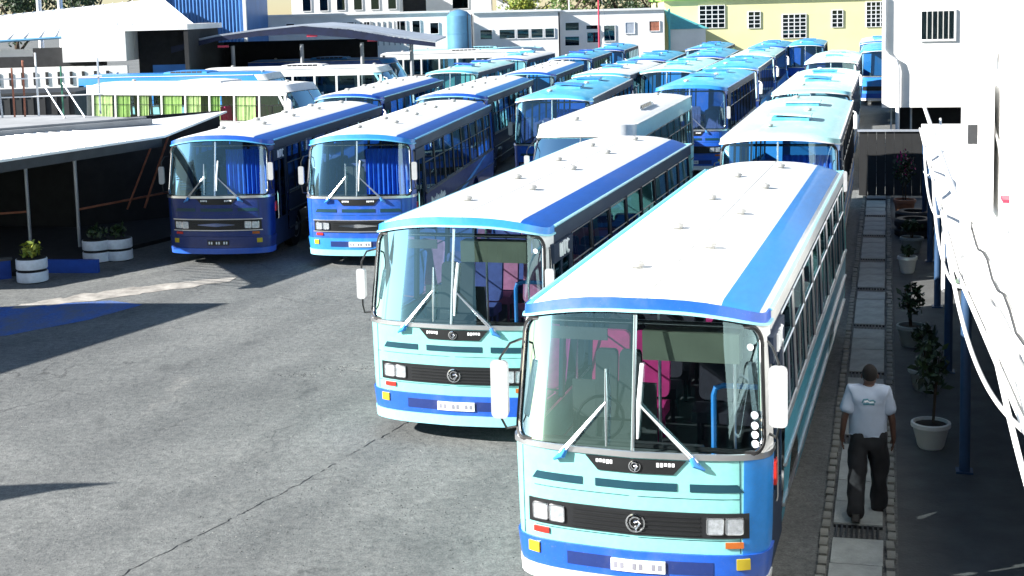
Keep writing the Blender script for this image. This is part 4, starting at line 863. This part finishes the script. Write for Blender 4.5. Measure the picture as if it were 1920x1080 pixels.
yb = house('building', 'pale yellow building with white barred windows behind the far buses', 12.95, 40, 115, 6.25, 10, 'wall_yellow', roofmat='lime_trim')
for x0, x1, z0, z1, a, b in ((15.9, 17.95, 3.95, 5.75, 4, 5), (19.95, 20.9, 3.85, 5.15, 2, 4), (22.8, 24.7, 2.95, 4.85, 4, 6), (26.9, 27.75, 3.75, 5.1, 2, 4), (29.75, 31.3, 3.7, 5.7, 4, 6), (34, 35.8, 3.5, 5.3, 4, 5)): win(yb, 115, x0, x1, z0, z1, nx=a, nz=b)
aw = thing('painted_shade', 'teal and white panels painting a triangular shadow at the yellow building', 'painted_shade', (14, 114, 0))
bpart('shade_sheet', MB().add([(12.95, 114.9, 5.55), (12.95, 111.5, 3.95), (16.2, 111.5, 3.95), (16.0, 114.9, 4.0)], [(0, 1, 2, 3)]), 'shade_teal', aw)  # teal sheet stands in for a triangular shadow on the wall
bpart('shade_white_panel', MB().box(12.95, 15.9, 111.6, 111.7, 2.2, 3.94), 'wall_white', aw); bpart('shade_post', MB().tube([(12.95, 111.4, 0), (12.95, 111.4, 5.6)], .09, 8), 'shade_teal', aw)
wb = house('building', 'long white office block with dark windows behind the far buses', 4.1, 12.4, 110, 5.55, 8, 'wall_white', over=.15)
for x0, x1, z0, z1 in ((4.55, 5.6, 4.1, 4.7), (6.2, 7.1, 4.15, 4.45), (6.25, 7.15, 3.1, 3.9), (7.6, 8.45, 3.2, 4.4), (9.3, 10.0, 3.75, 4.6), (11.2, 12.0, 3.9, 4.65), (4.5, 5.6, 2.9, 3.6)): win(wb, 110, x0, x1, z0, z1, mat='pane_glass' if x0 < 9 else 'steel_rust' if x0 > 11 else 'roof_zinc')
wb = house('building', 'low white block with ribbon windows right of the silo', -2.7, 3.95, 109, 5.65, 8, 'wall_white', over=.2)
for x0, x1 in ((-2.2, -1.3), (-.7, .5), (.7, 1.6), (1.8, 2.7), (2.9, 3.6)): win(wb, 109, x0, x1, 3.6, 4.3)
mast = thing('radio_mast', 'thin red and white radio mast in front of the office block', 'mast', (7.0, 107, 0)); bpart('mast_pole', MB().tube([(7.0, 107, 0), (7.0, 107, 8.5)], [.09, .05], 8), 'steel_red', mast); bpart('mast_stay', MB().tube([(7.0, 107, 7.5), (8.6, 107.6, 0)], .012, 4), 'roof_zinc', mast)
fl_ = thing('flagpole', 'thin white pole above the office roof', 'pole', (4.9, 111, 5.7)); bpart('pole', MB().tube([(4.9, 111, 5.7), (4.9, 111, 9)], .05, 8), 'steel_white', fl_); bpart('pole_cap', MB().lathe([(.02, 0), (.08, .05), (.02, .12)], (4.9, 111, 9), 8), 'steel_white', fl_)
silo = thing('silo', 'blue grey cylindrical silo between the white buildings', 'silo', (-3.55, 100, 0))
bpart('shell', MB().lathe([(.88, 0), (.88, 1.2), (.90, 1.22), (.88, 1.24), (.88, 2.6), (.90, 2.62), (.88, 2.64), (.88, 4.2), (.90, 4.22), (.88, 4.24), (.88, 5.5), (.6, 5.8), (.1, 5.95)], (-3.55, 100, 0), 28), 'silo', silo)
bpart('ladder', MB().tube([(-2.9, 99.3, .2), (-2.9, 99.3, 5.6)], .03, 6).tube([(-2.6, 99.4, .2), (-2.6, 99.4, 5.6)], .03, 6), 'steel_dark', silo)
w2 = house('building', 'long white two storey building with small dark windows left of the silo', -18.7, -4.55, 105, 5.75, 9, 'wall_white', over=.15)
for x0, x1, z0, z1 in ((-13.6, -13.3, 4.5, 5.2), (-13.0, -12.65, 4.5, 5.2), (-12.2, -11.7, 4.5, 5.2), (-8.4, -7.75, 4.3, 5.2), (-7.25, -6.7, 4.3, 5.2), (-10.9, -10.5, 4.5, 5.2), (-5.9, -5.3, 4.2, 5.0), (-16.8, -16.2, 4.4, 5.2)): win(w2, 105, x0, x1, z0, z1)
for i in range(10): bpart('pilaster', MB().box(-11.6 + i * .42, -11.52 + i * .42, 104.94, 105, 3.4, 5.2), 'wall_grey', w2)
w3 = house('building', 'white building with upper balcony behind the long white building', -19, -9.5, 122, 8.6, 9, 'wall_white')
for i in range(6): win(w3, 122, -18 + i * 1.5, -17.3 + i * 1.5, 6.2, 7.6)
w4 = house('building', 'white house with dark upper opening near the picture top', -10.8, -1.5, 126, 7.4, 9, 'wall_white'); win(w4, 126, -10.0, -7.4, 5.9, 7.2, mat='wall_dark'); win(w4, 126, -5.0, -3.6, 6.1, 7.1)
w5 = house('building', 'white wall of a far house above the office block', -1.0, 2.8, 124, 6.9, 8, 'wall_white'); win(w5, 124, .2, 1.1, 5.9, 6.5)
# corrugated blue building
cb = thing('building', 'tall blue corrugated metal building rising behind the shed roof', 'building', (-19.5, 95, 0))
cm = MB(); n = 44
cm.grid([[(-23.3 + 5.3 * j / n, 94.5 + (.07 if j % 2 else 0), z) for j in range(n + 1)] for z in (0, 9)], True); bpart('corrugated_wall', cm, 'corrugated_blue', cb)
bpart('side_wall', MB().box(-23.3, -18.0, 94.6, 104, 0, 9), 'corrugated_blue', cb); bpart('corner_trim', MB().box(-18.02, -17.8, 94.35, 94.6, 0, 9), 'wall_white', cb); bpart('corner_trim', MB().box(-23.5, -23.28, 94.35, 94.6, 0, 9), 'wall_white', cb)
# gabled shed
gs = thing('gable_shed', 'wide open shed with navy gable eaves and dark inside', 'shed', (-11.5, 82, 0))
gx = [(-18.9, 4.25), (-16.4, 4.72), (-14, 5.0), (-11.5, 5.2), (-9, 4.95), (-6.6, 4.5), (-4.1, 4.1)]
bpart('roof', MB().slab([[(x, y_, z + .12) for x, z in gx] for y_ in (77.6, 84, 91)], [[(x, y_, z + .02) for x, z in gx] for y_ in (77.6, 84, 91)]), 'roof_zinc', gs)
bpart('eaves_band', MB().slab([[(x, 77.45, z - .35 + .12 * math.sin(i_ * 1.3)) for i_, (x, z) in enumerate(gx)], [(x, 77.45, z + .0) for x, z in gx]], [[(x, 77.58, z - .35 + .12 * math.sin(i_ * 1.3)) for i_, (x, z) in enumerate(gx)], [(x, 77.58, z + .0) for x, z in gx]]), 'awning_navy', gs)
for x in (-17.8, -15.6, -11.7, -8.3, -5.5): bpart('post', MB().tube([(x, 78.2, 0), (x, 78.2, 4.2)], .11, 8), 'wall_grey', gs)
bpart('back_wall', MB().box(-18.6, -8.6, 90.6, 90.8, 0, 4.2), 'wall_dark', gs); bpart('end_wall', MB().box(-18.8, -18.6, 78, 90.6, 0, 4.2), 'wall_dark', gs)
for x, z in ((-16.0, 4.25), (-11.0, 4.72), (-7.6, 4.38)): bpart('lamp', MB().box(x - .3, x + .3, 77.5, 77.6, z - .12, z), 'steel_red', gs)
# white workshop with dark recess
ws = thing('building', 'white workshop with large dark opening and cream fence wall at far left', 'building', (-21, 76, 0))
bpart('wall', MB().box(-24.2, -20.75, 75, 84, 3.6, 5.5), 'wall_white', ws); bpart('lintel', MB().box(-20.74, -17.35, 74.95, 84, 5.2, 5.5), 'wall_white', ws)
bpart('recess', MB().box(-20.74, -17.6, 77.5, 84, 0, 5.19), 'wall_dark', ws); bpart('jamb', MB().box(-17.58, -17.35, 75, 78, 0, 5.19), 'wall_dark', ws)
bpart('blue_panel', MB().box(-19.6, -17.62, 76.0, 76.1, 2.4, 3.3), 'corrugated_blue', ws)
bpart('base_wall', MB().box(-32, -20.75, 75.05, 75.3, 0, 3.35), 'wall_white', ws)
for i in range(16): bpart('fence_slit', MB().box(-31.8 + i * .66, -31.66 + i * .66, 74.99, 75.045, 2.4, 3.1), 'wall_dark', ws)
bpart('dark_band', MB().box(-32, -22.1, 75.6, 76, 3.36, 3.95), 'wall_dark', ws); bpart('dark_band', MB().box(-26, -24.21, 75.6, 76, 3.951, 4.4), 'wall_dark', ws)
# big white roof
br = thing('roofed_hall', 'hall with wide sunlit white metal roof at far left', 'building', (-28, 88, 0))
bpart('roof', MB().slab([[(-40, 78.5, 4.45), (-17.6, 78.5, 5.25)], [(-40, 94, 5.9), (-23.4, 94, 7.2)]], [[(-40, 78.5, 4.35), (-17.6, 78.5, 5.15)], [(-40, 94, 5.8), (-23.4, 94, 7.1)]]), 'zinc_white', br)
for i in range(26):
    t = i / 25; bpart('roof_rib', MB().tube([(lerp(-40, -17.6, t), 78.5, lerp(4.47, 5.27, t)), (lerp(-40, -23.4, t), 94, lerp(5.92, 7.22, t))], .045, 4), 'zinc_white', br)
bpart('front_wall', MB().box(-40, -24.3, 79, 79.2, 0, 4.3), 'wall_white', br); bpart('gutter', MB().tube([(-40, 78.4, 4.38), (-24.2, 78.4, 4.95)], .09, 6), 'silo', br)
for px, lb in ((-33.4, 'left one of two white poles before the dark trees'), (-31.9, 'right one of two white poles before the dark trees')):
    po = thing('pole', lb, 'pole', (px, 99, 0)); bpart('shaft', MB().tube([(px, 99, 0), (px, 99, 10)], [.22, .18], 8), 'steel_white', po); bpart('pole_cap', MB().lathe([(.2, 0), (.1, .15)], (px, 99, 10), 8), 'steel_white', po)
# dark bins / bus backs left of the curtained coach
bx_ = thing('container', 'dark green steel container left of the green curtained coach', 'container', (-21.5, 60, 0)); bpart('body', MB().box(-24.5, -19.3, 61, 65, .0, 2.6), 'steel_dark', bx_); bpart('lid', MB().box(-24.6, -19.2, 60.9, 65.1, 2.603, 2.7), 'steel_dark', bx_)
for i in range(10): bpart('rib', MB().box(-24.3 + i * .52, -24.2 + i * .52, 60.93, 60.995, .1, 2.5), 'steel_dark', bx_)

# trees
def tree(label, x, y, h, r, seed, mat, n=2600):
    rnd = random.Random(seed); t = thing('tree', label, 'tree', (x, y, 0), 0, 'trees behind the depot')
    tk = MB(); tk.tube([(0, 0, 0), (.1, 0, h * .35), (-.1, .1, h * .7)], [.3, .22, .1], 8)
    for i in range(6):
        a = rnd.uniform(0, 6.3); tk.tube([(0, 0, h * (.35 + .05 * i)), (r * .4 * math.cos(a), r * .4 * math.sin(a), h * (.55 + .05 * i)), (r * .8 * math.cos(a), r * .8 * math.sin(a), h * (.65 + .05 * i))], [.12, .08, .03], 6)
    obj('trunk', tk, 'bark', t); m = MB()
    for i in range(14):
        a = rnd.uniform(0, 6.3); d = rnd.random() ** .6 * r * .75; cr = r * rnd.uniform(.28, .5)
        q = leaves(n // 14, (d * math.cos(a), d * math.sin(a), h * rnd.uniform(.55, .95)), (cr, cr, cr * .75), .16, seed * 50 + i, shell=.35); m.add(q.v, q.f)
    obj('crown', m, mat, t)
tree('dark tree at the far left behind the white poles', -37, 104, 9.5, 4.2, 1, 'leaf_dark'); tree('dark tree between the white poles and the blue building', -31.5, 106, 9.5, 4, 2, 'leaf_dark'); tree('dark tree nearest the blue corrugated building', -26, 108, 8.8, 3.4, 3, 'leaf_dark')
tree('bright yellow green tree above the ribbon window block', 1.5, 120, 7.6, 3.2, 4, 'leaf_yellow'); tree('green tree left of the radio mast', 5.2, 119.5, 8.4, 3.4, 5, 'leaf'); tree('dark green tree right of the radio mast', 9.6, 121, 8.6, 3.6, 6, 'leaf_dark'); tree('dark tree beside the yellow building roof', 13.6, 128, 8.6, 3.2, 7, 'leaf_dark')
tree('dark tree behind the roof of the yellow building', 20, 131, 8.8, 4, 9, 'leaf_dark'); tree('green tree far behind the right end of the yellow building', 28, 131, 8.8, 4, 10, 'leaf')

# building behind the photographer, seen only as a reflection in the windscreens
hb = thing('building', 'tall grey depot office behind the photographer', 'building', (16, -16, 0))
bpart('wall', MB().box(-14, 34, -30, -9, 0, 15), 'wall_dark', hb); bpart('roof', MB().box(-14.3, 34.3, -30.3, -8.7, 15.003, 15.3), 'wall_white', hb)
for i in range(13):
    for j in range(3): bpart('window', MB().box(-12 + i * 3.4, -10 + i * 3.4, -8.99, -8.95, 2 + j * 4, 4 + j * 4), 'pane_glass', hb)
